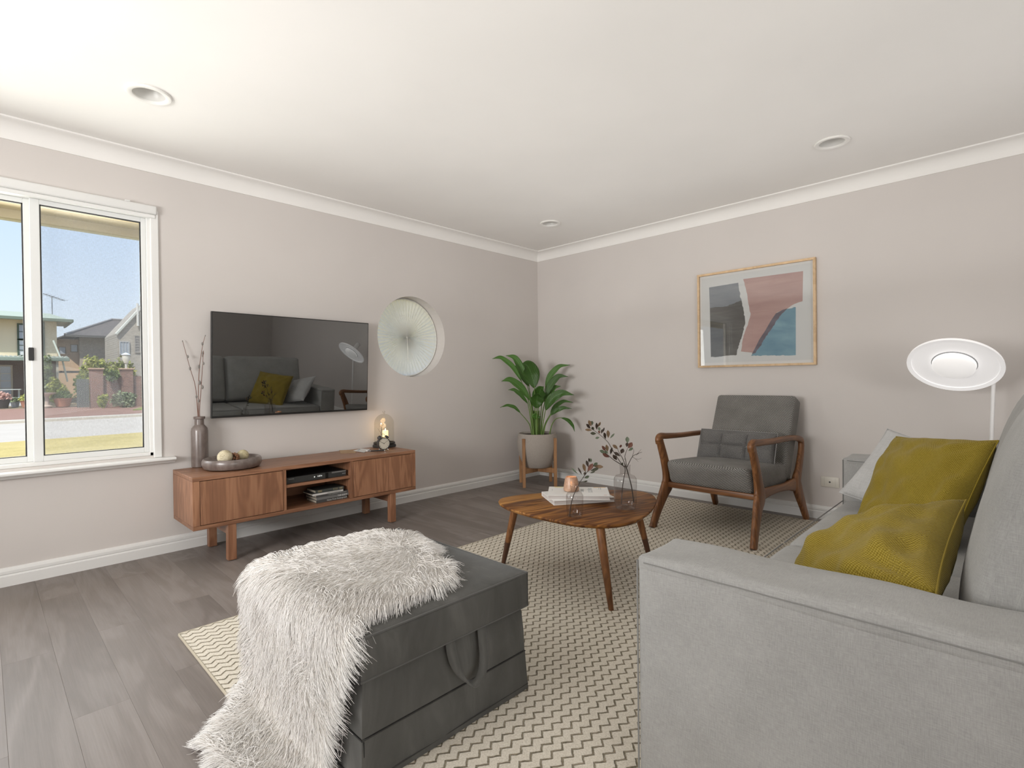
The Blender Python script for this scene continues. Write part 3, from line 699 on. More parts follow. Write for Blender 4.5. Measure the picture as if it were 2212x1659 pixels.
    bush('rounded grey green bush in front of the fence at the right edge', (2.75, 31.5, -.24), (.6, .45, .85), 1400, .09, LF[3], 6)
    bush('small yellow green bush at the corner of the brick fence', (.42, 32.3, -.24), (.26, .25, .5), 700, .08, LF[0], 7)
    bush('leafy bush below the cream house beside the window mullion', (-.95, 37.8, -.1), (.55, .45, .95), 1500, .11, LF[0], 8)
    bush('green bush between the terracotta pot and the dark gate', (-1.75, 38.6, -.1), (.6, .45, .8), 1500, .11, LF[3], 9)
    bush('dark climbing shrub at the corner of the cream house', (-1.55, 40.0, -.1), (.45, .5, 1.9), 1300, .11, LF[1], 10)
    bush('dense dark tree filling the gap behind the brick fence', (.5, 39.0, .0), (.8, .7, 1.2), 1400, .13, LF[1], 11)
    TER = mat('terracotta', (.42, .19, .12), .9)
    def pot(lab, c, r, hh, m, seed, flower=None):
        t = thing('flower_pot', lab, 'plant pot', c, 0, 'pots outside the cream house')
        bm = BM(); lathe(bm, [(0, 0), (r * .72, 0), (r, hh * .9), (r * 1.06, hh * .9), (r * 1.06, hh), (r * .9, hh), (r * .88, hh * .92), (0, hh * .92)], 18); obj('pot', bm, m, t, True)
        rnd = random.Random(seed); V, Fc = [], []
        for _ in range(420):
            d = Vector((rnd.gauss(0, 1), rnd.gauss(0, 1), abs(rnd.gauss(0, 1)))).normalized() * rnd.uniform(.4, 1) * r * 1.15
            p = d + Vector((0, 0, hh)); a = Vector((rnd.gauss(0, 1), rnd.gauss(0, 1), rnd.gauss(0, 1))).normalized(); b = a.orthogonal(); k_ = .07; n0 = len(V)
            V += [p - b * k_, p + a.cross(b) * k_ * .5, p + b * k_, p - a.cross(b) * k_ * .5]; Fc.append((n0, n0 + 1, n0 + 2, n0 + 3))
        pyobj('foliage', V, Fc, flower or LF[seed % 4], t, kind='stuff')
    pot('terracotta pot with a leafy plant left of the window mullion', (-2.38, 36.8, -.2), .34, .42, TER, 12)
    pot('large terracotta pot right of the window mullion near the gate', (-.92, 36.2, -.2), .42, .5, TER, 13)
    pot('dark square planter with pink flowers at the left window edge', (-3.45, 37.2, -.2), .36, .5, mat('dark_planter', (.06, .05, .045), .8), 14, mat('pink_flowers', (.55, .33, .27), .8))
    pot('grey pot standing between the planter and the terracotta pot', (-2.88, 37.9, -.2), .2, .33, mat('grey_pot', (.3, .3, .3), .8), 15)
    bb_ = thing('bird_bath', 'pale stone bird bath among the bushes by the cream house', 'bird bath', (-1.62, 36.0, -.2))
    bm = BM(); lathe(bm, [(.22, 0), (.24, .06), (.10, .14), (.09, .62), (.16, .7), (.40, .78), (.42, .84), (.38, .84), (0, .76)], 18); obj('basin', bm, mat('bath_stone', (.50, .40, .33), .9), bb_, True)
    ta = thing('garden_table', 'pale outdoor table standing under the verandah of the cream house', 'table', (-3.1, 40.8, -.2))
    bm = BM(); box(bm, -.8, .6, -.35, .35, 1.0, 1.05); obj('tabletop', bm, mat('table_white', (.55, .56, .52), .6), ta)
    for x in (-.7, .5):
        bm = BM(); box(bm, x - .04, x + .04, -.05, .05, 0, 1.0); obj('leg', bm, bpy.data.materials['table_white'], ta)
    bx = thing('storage_box', 'low white box on the ground under the verandah', 'box', (-2.85, 39.6, -.2))
    bm = BM(); box(bm, -.3, .3, -.25, .25, 0, .5, .02, 1); obj('body', bm, mat('box_white', (.62, .64, .66), .6), bx)
    bm = BM(); box(bm, -.32, .32, -.27, .27, .5, .56, .02, 1); obj('lid', bm, mat('box_lid', (.5, .52, .55), .6), bx)
outside()

# ------------------------------------------------------------------ rug
def rug():
    x0, x1, y0, y1 = -3.692, -.15, -3.62, -1.285
    t = thing('rug', 'large cream woven rug with brown zigzag pattern under the furniture', 'rug', (x0, y1, 0))
    bm = BM(); box(bm, 0, x1 - x0, y0 - y1, 0, .0005, .012, .004, 2); obj('pile', bm, RUG, t, True)
    L_, W_ = x1 - x0, y1 - y0
    for i, (a, b, c, d) in enumerate(((-.004, L_ + .004, -.002, .005), (-.004, L_ + .004, -W_ - .005, -W_ + .002), (-.005, .002, -W_, 0), (L_ - .002, L_ + .005, -W_, 0))):
        bm = BM(); box(bm, a, b, c, d, .0005, .0125, .003, 2); obj('edge_binding', bm, mat('rug_binding', (.47, .42, .33), .95) if i == 0 else bpy.data.materials['rug_binding'], t, True)
rug()
RZ = .0125

# ------------------------------------------------------------------ tv stand  (local: x right along wall, y=0 front, +y to wall)
def tv_stand():
    t = thing('tv_stand', 'long low walnut tv stand with two doors and open centre shelves', 'cabinet', (-3.435, -.47, 0))
    W_, D, Z0, Z1 = 1.482, .415, .213, .510
    bm = BM(); box(bm, 0, W_, 0, D, Z1 - .023, Z1, .0012, 1); obj('top_panel', bm, WALNUT_H, t)
    bm = BM(); box(bm, 0, W_, 0, D, Z0, Z0 + .022, .0012, 1); obj('bottom_panel', bm, WALNUT_H, t)
    for x in (0, W_ - .036):
        bm = BM(); box(bm, x, x + .036, .0, D, Z0 + .023, Z1 - .024, .001, 1); obj('side_panel', bm, WALNUT_V, t)
    for x in (.496, .951):
        bm = BM(); box(bm, x, x + .019, .002, D - .02, Z0 + .022, Z1 - .023, .001, 1); obj('divider', bm, WALNUT_V, t)
    bm = BM(); box(bm, .038, W_ - .038, D - .012, D - .004, Z0 + .022, Z1 - .023); obj('back_panel', bm, WALNUT_H, t)
    for a, b in ((.0385, .4935), (.9725, W_ - .0385)):
        bm = BM(); box(bm, a, b, .0, .018, Z0 + .0255, Z1 - .0265, .001, 1); obj('door', bm, WALNUT_V, t)
    bm = BM(); box(bm, .516, .950, .006, D - .02, .3725, .3895, .001, 1); obj('shelf', bm, WALNUT_H, t)
    bm = BM(); box(bm, .516, .950, .012, .030, .4835, .5035, .001, 1); obj('top_rail', bm, WALNUT_H, t)
    lx = (.178, 1.262)
    for x in lx:
        for y, b in ((.004, .046), (D - .046, D - .004)):
            bm = BM(); box(bm, x, x + .046, y, b, .004, Z0, .0015, 1); obj('leg', bm, WALNUT_V, t)
            bm = BM(); lathe(bm, [(0, 0), (.013, 0), (.013, .004), (0, .004)], 10, (x + .023, (y + b) / 2, 0)); obj('glide', bm, BLACK, t)
        bm = BM(); box(bm, x + .006, x + .040, .046, D - .046, .150, Z0, .001, 1); obj('cross_rail', bm, WALNUT_Y, t)
    bm = BM(); box(bm, lx[0] + .046, lx[1], D * .5 - .012, D * .5 + .012, .165, Z0, .001, 1); obj('long_rail', bm, WALNUT_H, t)
tv_stand()
SZ = .510
def media_player():
    t = thing('media_player', 'slim black disc player on the upper shelf of the tv stand', 'disc player', (-2.907, -.440, .3895))
    bm = BM(); box(bm, 0, .402, .004, .27, .002, .040, .001, 1); obj('case', bm, mat('player_case', (.016, .016, .017), .45), t)
    bm = BM(); box(bm, -.001, .403, 0, .005, .0015, .041, .001, 1); obj('front_panel', bm, mat('player_front', (.035, .036, .036), .3), t)
    bm = BM(); box(bm, .255, .275, -.0006, .001, .003, .039); obj('dark_strip', bm, mat('player_strip', (.006, .006, .006), .2), t)
    bm = BM(); box(bm, .300, .402, -.0008, .001, .030, .0395); obj('silver_strip', bm, mat('player_silver', (.25, .25, .25), .35, .6), t)
    bm = BM(); box(bm, .374, .401, -.0008, .001, .015, .022); obj('badge', bm, bpy.data.materials['player_silver'], t)
    bm = BM(); plate(bm, [(.178, -.0005, .018), (.178, -.0005, .028), (.186, -.0005, .023)], (0, -1, 0), .0004); LT = emit('display_white', (.85, .88, .85), .8); obj('play_symbol', bm, LT, t)
    F = lambda x, z: frame4((1, 0, 0), (0, 0, 1), (0, -1, 0), (x, -.0006, z))
    text('display_digits', '1:07:4', .013, LT, t, F(.200, .024)); text('maker_lettering', 'Panasonic', .0088, mat('maker_print', (.35, .35, .34), .4), t, F(.012, .031))
    for x in (.03, .37):
        bm = BM(); lathe(bm, [(0, 0), (.010, 0), (.010, .003), (0, .003)], 10, (x, .05, 0)); obj('foot', bm, BLACK, t)
media_player()
PAGE = mat('page_block', (.42, .37, .29), .95)
def stacked_book(lab, x0, x1, y0, dep, z, th, cover, spine=None, title=None, tsize=.012, tcol=(.7, .7, .68), tx=.5, rot=0, deco=None):
    """book lying flat, spine towards the viewer (-y)"""
    t = thing('book', lab, 'book', (x0, y0, z), rot, 'books stacked in the tv stand')
    W_ = x1 - x0; cm = mat('book_cover', cover, .6); sm = mat('book_spine', spine or cover, .55)
    bm = BM(); box(bm, 0, W_, .002, dep, 0, .0022, .0006, 1); obj('cover', bm, cm, t)
    bm = BM(); box(bm, 0, W_, .002, dep, th - .0022, th, .0006, 1); obj('cover', bm, cm, t)
    bm = BM(); box(bm, 0, W_, -.0005, .0025, 0, th, .0010, 2); obj('spine', bm, sm, t)
    bm = BM(); box(bm, .003, W_ - .003, .0025, dep - .003, .0022, th - .0022); obj('pages', bm, PAGE, t)
    if title: text('spine_lettering', title, tsize, mat('spine_print', tcol, .5), t, frame4((1, 0, 0), (0, 0, 1), (0, -1, 0), (W_ * tx, -.0007, th * .5)))
    for a, b, c in (deco or ()):
        bm = BM(); box(bm, W_ * a, W_ * b, -.0009, 0, th * .15, th * .85); obj('gilt_band', bm, mat('gilt', c, .5), t)
    return t
zb = .235
stacked_book('lowest book of the tv stand stack, titled Notes From Underground on dark grey', -2.715, -2.497, -.437, .150, zb, .018, (.075, .072, .070), (.055, .054, .053), 'Notes From Underground', .0135, (.62, .62, .60), .335)
stacked_book('mid grey book titled THE IDIOT, second from the bottom of the tv stand stack', -2.712, -2.466, -.434, .165, zb + .018, .0165, (.16, .157, .152), (.15, .148, .144), 'THE IDIOT', .0145, (.72, .72, .70), .60)
stacked_book('dark grey book with small spine lettering, middle of the tv stand stack', -2.712, -2.480, -.430, .150, zb + .0345, .017, (.075, .072, .070), (.07, .068, .066), '• THE KARAMAZOV BROTHERS •', .0095, (.40, .40, .39), .34)
stacked_book('thin black book with a white spine, fourth up in the tv stand stack', -2.740, -2.524, -.437, .150, zb + .0515, .0125, (.03, .029, .03), (.56, .55, .53), 'CRIME AND PUNISHMENT', .0085, (.12, .12, .12), .46)
stacked_book('small worn dark book with gilt spine bands on top of the tv stand stack', -2.713, -2.512, -.422, .135, zb + .064, .0185, (.028, .03, .026), (.06, .065, .058), None, deco=((.08, .22, (.20, .17, .10)), (.62, .66, (.18, .16, .10)), (.69, .72, (.18, .16, .10)), (.74, .77, (.18, .16, .10)), (.84, .95, (.20, .18, .12))))

# ------------------------------------------------------------------ tv
def tv():
    W_, Hh = 1.106, .682
    t = thing('television', 'large flat television on the wall above the walnut stand', 'television', (-3.222, -.050, .809))
    t.rotation_euler = (radians(3.2), 0, 0)
    m = bpy.data.materials.new('tv_screen_glass'); m.use_nodes = True; nt_ = m.node_tree; nt_.nodes.clear(); g = G(m)
    o = g.n('OutputMaterial'); d = g.n('BsdfDiffuse'); d.inputs[0].default_value = (.006, .006, .006, 1); gl = g.n('BsdfGlossy'); gl.inputs[0].default_value = (.82, .84, .84, 1); gl.inputs['Roughness'].default_value = .012
    mx = g.n('MixShader'); mx.inputs[0].default_value = .34; nt_.links.new(d.outputs[0], mx.inputs[1]); nt_.links.new(gl.outputs[0], mx.inputs[2]); nt_.links.new(mx.outputs[0], o.inputs[0])
    BZ = mat('tv_bezel', (.012, .012, .012), .35)
    bm = BM(); box(bm, .0, W_, -.012, .012, 0, Hh, .003, 2); obj('panel', bm, BZ, t)
    bm = BM(); box(bm, .006, W_ - .006, -.0135, -.0118, .014, Hh - .006); obj('screen', bm, m, t)
    bm = BM(); box(bm, .10, W_ - .10, .010, .030, .06, Hh - .14, .006, 2); obj('back_housing', bm, BZ, t)
    bm = BM(); box(bm, .40, .70, .028, .040, .22, .42, .002, 1); obj('wall_bracket', bm, BLACK, t)
tv()

# ------------------------------------------------------------------ things on the tv stand
SMOKE = mat('mottled_brown_glass', (.15, .115, .10), .35)
def _smoke():
    g = G(SMOKE); v = g.coord(); n1 = g.noise(v, 9, 4, .6, 1.0); n2 = g.noise(g.mapping(v, (40, 40, 6)), 1, 3)
    g.base(g.ramp(g.math('ADD', g.math('MULTIPLY', n1, .6), g.math('MULTIPLY', n2, .4)), [(.3, (.085, .064, .055)), (.5, (.15, .118, .105)), (.72, (.24, .205, .19))])); g.bump(n2, .15, .004)
    g.b.inputs['Coat Weight'].default_value = .4; g.b.inputs['Coat Roughness'].default_value = .2
_smoke()
def brown_vase():
    t = thing('vase', 'tall mottled brown bottle vase holding pussy willow on the tv stand', 'vase', (-3.290, -.062, SZ))
    bm = BM(); lathe(bm, [(0, 0), (.040, 0), (.0465, .005), (.0475, .03), (.047, .225), (.044, .243), (.034, .256), (.0265, .265), (.0255, .298), (.032, .301), (.033, .313), (.031, .316), (.024, .314), (.0225, .29), (.022, .262), (.040, .238), (.042, .03), (0, .012)], 36); obj('body', bm, SMOKE, t, True)
    tw = thing('willow_branch', 'three thin pussy willow twigs standing in the brown bottle vase', 'branch', (-3.290, -.062, SZ + .012))
    TW = mat('willow_bark', (.17, .085, .06), .8); BUD = mat('willow_bud', (.20, .185, .17), .95, Sheen_Weight=.5)
    k_ = .1868 / 341
    def P(zx, zy, d): return Vector((R_.x, R_.y, 0)) * ((zx - 188) * k_) + Vector((F_.x, F_.y, 0)) * d + Vector((0, 0, (1545 - zy) * k_))
    st = [[(200, 1500, .0), (172, 950, 0), (150, 650, .0), (102, 430, -.01), (36, 130, -.02)], [(180, 1520, .01), (180, 950, .0), (194, 500, .0), (225, 200, .01), (251, 60, .02)], [(225, 1150, -.01), (192, 950, 0), (214, 680, .0), (258, 400, -.02), (283, 240, -.03)]]
    for s in st:
        bm = BM(); q = crom([P(*p) for p in s], 6); tube(bm, q, [.0026 - .0014 * i / len(q) for i in range(len(q))], 6); tg = obj('twig', bm, TW, tw, True)
    for (x, y, d, s) in ((85, 305, -.015, 1), (103, 440, -.01, 1.1), (225, 158, .012, 1.1), (230, 265, .01, 1.2), (193, 420, .0, 1.3), (200, 605, .0, 1.4), (268, 385, -.02, 1), (265, 300, -.025, .8), (230, 655, .0, 1.3), (160, 765, 0, 1.1), (186, 810, 0, 1.1), (35, 128, -.02, .5), (251, 62, .02, .5)):
        bm = BM(); lathe(bm, [(0, -.011), (.004, -.007), (.0058, 0), (.0045, .006), (0, .012)], 10)
        for v in bm.verts: v.co = v.co * s + P(x, y, d)
        obj('bud', bm, BUD, tw, True)
brown_vase()
def bowl():
    t = thing('bowl', 'wide low mottled brown glass bowl at the left end of the tv stand', 'bowl', (-3.165, -.262, SZ))
    r = .165
    pr = [(0, 0), (r * .78, 0), (r * .93, .008), (r, .028), (r * .995, .052), (r * .96, .063), (r * .92, .066), (r * .87, .062), (r * .82, .050), (r * .6, .040), (0, .036)]
    bm = BM(); lathe(bm, pr, 48); obj('body', bm, SMOKE, t, True)
bowl()
def petal_ball(lab, loc, r, m1, seed):
    t = thing('decorative_ball', lab, 'ornament', loc, 0, 'ornaments in the brown bowl')
    bm = BM(); bmesh.ops.create_icosphere(bm, subdivisions=3, radius=r * .93); obj('core', bm, mat('ball_core', (.09, .065, .035), .9), t, True)
    n_ = 46; me = None
    for i in range(n_):
        z = 1 - 2 * (i + .5) / n_; a = i * 2.39996; q = Vector((sqrt(1 - z * z) * cos(a), sqrt(1 - z * z) * sin(a), z)); q.rotate(Euler((.5 * seed, .8 * seed, 0)))
        if me is None:
            bm = BM(); NU, NV = 6, 4; s = r * .32
            gr = [[bm.verts.new((u_, v_, 0)) for v_ in [(-1 + 2 * j / NV) * s * max(.04, sin(pi * (.06 + .90 * i_ / NU)) ** .6) for j in range(NV + 1)]] for i_, u_ in enumerate([(-1 + 2 * i2 / NU) * s * 1.25 for i2 in range(NU + 1)])]
            for i_ in range(NU):
                for j in range(NV): bm.faces.new((gr[i_][j], gr[i_ + 1][j], gr[i_ + 1][j + 1], gr[i_][j + 1]))
            for v in bm.verts: d2 = v.co.x ** 2 + v.co.y ** 2; v.co.z = r * 1.0 - d2 / (2 * r) * .95 + .0012
            o = obj('petal', bm, m1, t, True); me = o.data
        else: o = bpy.data.objects.new('petal', me); link(o, t)
        o.rotation_mode = 'QUATERNION'; o.rotation_quaternion = q.to_track_quat('Z', 'X')
    return t
PET = wood('pale_petals', (.42, .35, .22), (.55, .48, .33), (.66, .60, .44), 'x', .8, 2)
PET2 = wood('olive_petals', (.34, .28, .15), (.46, .40, .24), (.56, .50, .34), 'x', .8, 2)
petal_ball('pale petal covered ball at the left in the brown bowl', (-3.222, -.315, SZ + .036 + .041), .041, PET, 1)
petal_ball('smaller olive petal covered ball at the right in the brown bowl', (-3.106, -.268, SZ + .038 + .033), .033, PET2, 2)
def cone():
    t = thing('pine_cone', 'brown dried pine cone between the two petal balls', 'ornament', (-3.168, -.308, SZ + .038 + .030), 0, 'ornaments in the brown bowl')
    CM = mat('cone_scale', (.24, .115, .06), .8); rnd = random.Random(4); me = None
    bm = BM(); bmesh.ops.create_icosphere(bm, subdivisions=2, radius=.022); obj('core', bm, mat('cone_core', (.05, .025, .012), .9), t, True)
    for i in range(56):
        z = 1 - 2 * (i + .5) / 56; a = i * 2.39996; q = Vector((sqrt(1 - z * z) * cos(a), sqrt(1 - z * z) * sin(a), z))
        if me is None:
            bm = BM(); lathe(bm, [(.0015, 0), (.0062, .013), (.0066, .0155), (.005, .0165), (0, .0150)], 7); o = obj('scale', bm, CM, t); me = o.data
        else: o = bpy.data.objects.new('scale', me); link(o, t)
        o.location = q * .014; o.rotation_mode = 'QUATERNION'; o.rotation_quaternion = (q + Vector((rnd.uniform(-.3, .3),) * 3)).to_track_quat('Z', 'X'); o.scale = (1, .7, 1)
cone()
def cloche():
    t = thing('glass_cloche', 'bubbly glass cloche on a dark base at the right end of the tv stand', 'cloche', (-1.998, -.112, SZ))
    CB = mat('dark_turned_wood', (.022, .021, .019), .45)
    bm = BM(); lathe(bm, [(0, .004), (.082, .004), (.090, .0), (.092, .010), (.088, .020), (.082, .022), (.084, .030), (.086, .034), (.080, .040), (.070, .040), (.068, .032), (0, .032)], 40); obj('base', bm, CB, t, True)
    CG = glass('cloche_glass', (.90, .90, .88), .8, .05, .04)
    R0 = .077; pr = [(R0, .034), (R0, .16)] + [(R0 * cos(a), .185 + R0 * 1.02 * sin(a)) for a in [radians(x) for x in range(0, 86, 8)]] + [(.010, .263), (.006, .268), (.011, .276), (.010, .284), (0, .289)]
    bm = BM(); lathe(bm, pr, 40); obj('dome', bm, CG, t, True)
    c = thing('candle', 'lit ivory pillar candle glowing under the glass cloche', 'candle', (-1.985, -.108, SZ + .032))
    m = emit('candle_wax', (.95, .70, .36), 1.5); 
    bm = BM(); lathe(bm, [(0, 0), (.0225, 0), (.0225, .095), (.020, .098), (.017, .092), (0, .088)], 24); obj('wax', bm, m, c, True)
    bm = BM(); lathe(bm, [(0, .092), (.004, .098), (.003, .107), (0, .116)], 10); obj('flame', bm, emit('candle_flame', (1, .72, .32), 12), c, True)
    l = bpy.data.lights.new('candle_glow', 'POINT'); l.energy = .25; l.color = (1, .62, .28); l.shadow_soft_size = .02
    lo = bpy.data.objects.new('candle_glow', l); link(lo, c); lo.location = (0, 0, .125)
    b = thing('twig', 'small dark bare branch standing under the glass cloche', 'branch', (-2.035, -.115, SZ + .032))
    bm = BM(); tube(bm, [(0, 0, 0), (.006, 0, .06), (.014, 0, .12), (.016, .0, .15), (.018, 0, .165)], [.002, .0018, .0014, .001, .0005], 5)
    for p in ([(.008, 0, .075), (-.012, 0, .105), (-.018, .005, .118)], [(.014, 0, .12), (-.004, 0, .140)], [(.015, 0, .135), (.034, -.004, .150)], [(.012, 0, .1), (.03, .006, .125)]): tube(bm, p, .0009, 4)
    obj('branchlet', bm, mat('twig_bark', (.05, .038, .03), .9), b, True)
cloche()
def clock():
    t = thing('alarm_clock', 'black twin bell alarm clock with a cream dial on the tv stand', 'clock', (-2.118, -.292, SZ), radians(-103))
    CBk = mat('clock_black', (.022, .022, .023), .4); r = .046; zc = .053
    def rot(bm):     # lathe axis z -> local +x (dial looks along local +x)
        for v in bm.verts: v.co = Vector((v.co.z, v.co.x, v.co.y + zc))
    bm = BM(); lathe(bm, [(0, -.030), (r * .86, -.030), (r, -.020), (r, .014), (r * 1.03, .017), (r * 1.02, .021), (r * .93, .021), (r * .91, .015), (0, .015)], 36); rot(bm); obj('case', bm, CBk, t, True)
    bm = BM(); lathe(bm, [(0, .0156), (r * .91, .0156), (r * .91, .0152)], 36); rot(bm); dl = obj('dial', bm, mat('clock_dial', (.52, .485, .40), .6), t)
    INK = mat('clock_ink', (.03, .028, .025), .5)
    def hand(name, a, l_, w_):
        bm = BM(); box(bm, .0165, .0172, -w_ / 2, w_ / 2, -.004, l_); M_ = Matrix.Rotation(a, 3, 'X')
        for v in bm.verts: v.co = M_ @ v.co + Vector((0, 0, zc))
        obj(name, bm, INK, t)
    hand('hour_hand', radians(60), .028, .0022); hand('minute_hand', radians(-55), .036, .0016)
    bm = BM(); lathe(bm, [(0, .0175), (.003, .0172), (.003, .016)], 12); rot(bm); obj('hand_hub', bm, INK, t)
    for h_ in range(1, 13):
        a = radians(90 - 30 * h_); y, z = -(-cos(a) * r * .76), sin(a) * r * .76
        text('numeral', str(h_), .0095, INK, t, frame4((0, 1, 0), (0, 0, 1), (1, 0, 0), (.0158, y, zc + z)), 'CENTER')
    CH = mat('clock_chrome', (.75, .74, .72), .15, 1)
    for s in (-1, 1):
        bm = BM(); lathe(bm, [(.018, 0), (.0175, .006), (.012, .013), (0, .016)], 20); M_ = Matrix.Rotation(radians(-32 * s), 3, 'X')
        for v in bm.verts: v.co = M_ @ (v.co + Vector((-.006, 0, r + .004))) + Vector((0, 0, zc))
        obj('bell', bm, CBk, t, True)
        bm = BM(); tube(bm, [(0, s * .026, .014), (.006, s * .036, .0)], [.004, .003], 8); obj('foot', bm, CH, t, True)
    bm = BM(); tube(bm, [(-.006, -.014, zc + r + .018), (-.006, 0, zc + r + .026), (-.006, .014, zc + r + .018)], .0016, 6); obj('handle', bm, CBk, t, True)
    bm = BM(); tube(bm, [(-.022, .0, zc - .03), (-.034, 0, .003)], .003, 6); obj('rear_foot', bm, CH, t, True)
clock()
def papers():
    z = SZ
    t = thing('envelope', 'opened brown kraft envelope lying flat on the tv stand', 'envelope', (-2.35, -.16, z + .0006))
    KR = mat('kraft_paper', (.40, .27, .16), .85)
    P = [Vector(p) - Vector((-2.35, -.16, 0)) for p in ((-2.345, -.035, 0), (-2.418, -.205, 0), (-2.335, -.262, 0), (-2.225, -.105, 0))]
    bm = BM(); plate(bm, P, (0, 0, 1), .0012); obj('body', bm, KR, t)
    bm = BM(); plate(bm, [P[1] + Vector((0, 0, .0014)), P[2] + Vector((0, 0, .0014)), P[1].lerp(P[2], .5) + Vector((.045, .055, .004))], (0, 0, 1), .0005); obj('flap', bm, mat('kraft_flap', (.36, .24, .14), .85), t)
    t = thing('card', 'white folded card with a pale blue print lying on the kraft envelope', 'card', (-2.24, -.18, z + .0022))
    P = [Vector(p) - Vector((-2.24, -.18, 0)) for p in ((-2.290, -.150, 0), (-2.185, -.075, 0), (-2.158, -.175, .0), (-2.285, -.300, 0))]
    bm = BM(); plate(bm, P, (0, 0, 1), .0009); obj('sheet', bm, mat('card_white', (.62, .63, .63), .7), t)
    bm = BM(); Q = [P[0].lerp(P[1], .1) + Vector((.012, -.02, .0011)), P[0].lerp(P[1], .7) + Vector((.0, -.015, .0011)), P[0].lerp(P[1], .7) + Vector((.006, -.024, .0011)), P[0].lerp(P[1], .1) + Vector((.02, -.034, .0011))]
    plate(bm, Q, (0, 0, 1), .0003); obj('print', bm, mat('card_blue', (.30, .36, .40), .7), t)
    t = thing('pen', 'black and silver pen lying in front of the alarm clock', 'pen', (-2.19, -.302, z + .005), radians(-36))
    bm = BM(); tube(bm, [(-.035, 0, 0), (.062, 0, 0)], .0048, 10); obj('barrel', bm, mat('pen_black', (.02, .02, .02), .35), t, True)
    bm = BM(); tube(bm, [(-.060, 0, 0), (-.035, 0, 0)], [.0042, .0048], 10); obj('grip', bm, mat('pen_grey', (.30, .30, .30), .35, .6), t, True)
    for a, b, r0, r1 in ((-.072, -.060, .001, .0042), (.062, .070, .0048, .0035)):
        bm = BM(); tube(bm, [(a, 0, 0), (b, 0, 0)], [r0, r1], 10); obj('metal_tip', bm, mat('pen_chrome', (.8, .8, .8), .15, 1), t, True)
papers()

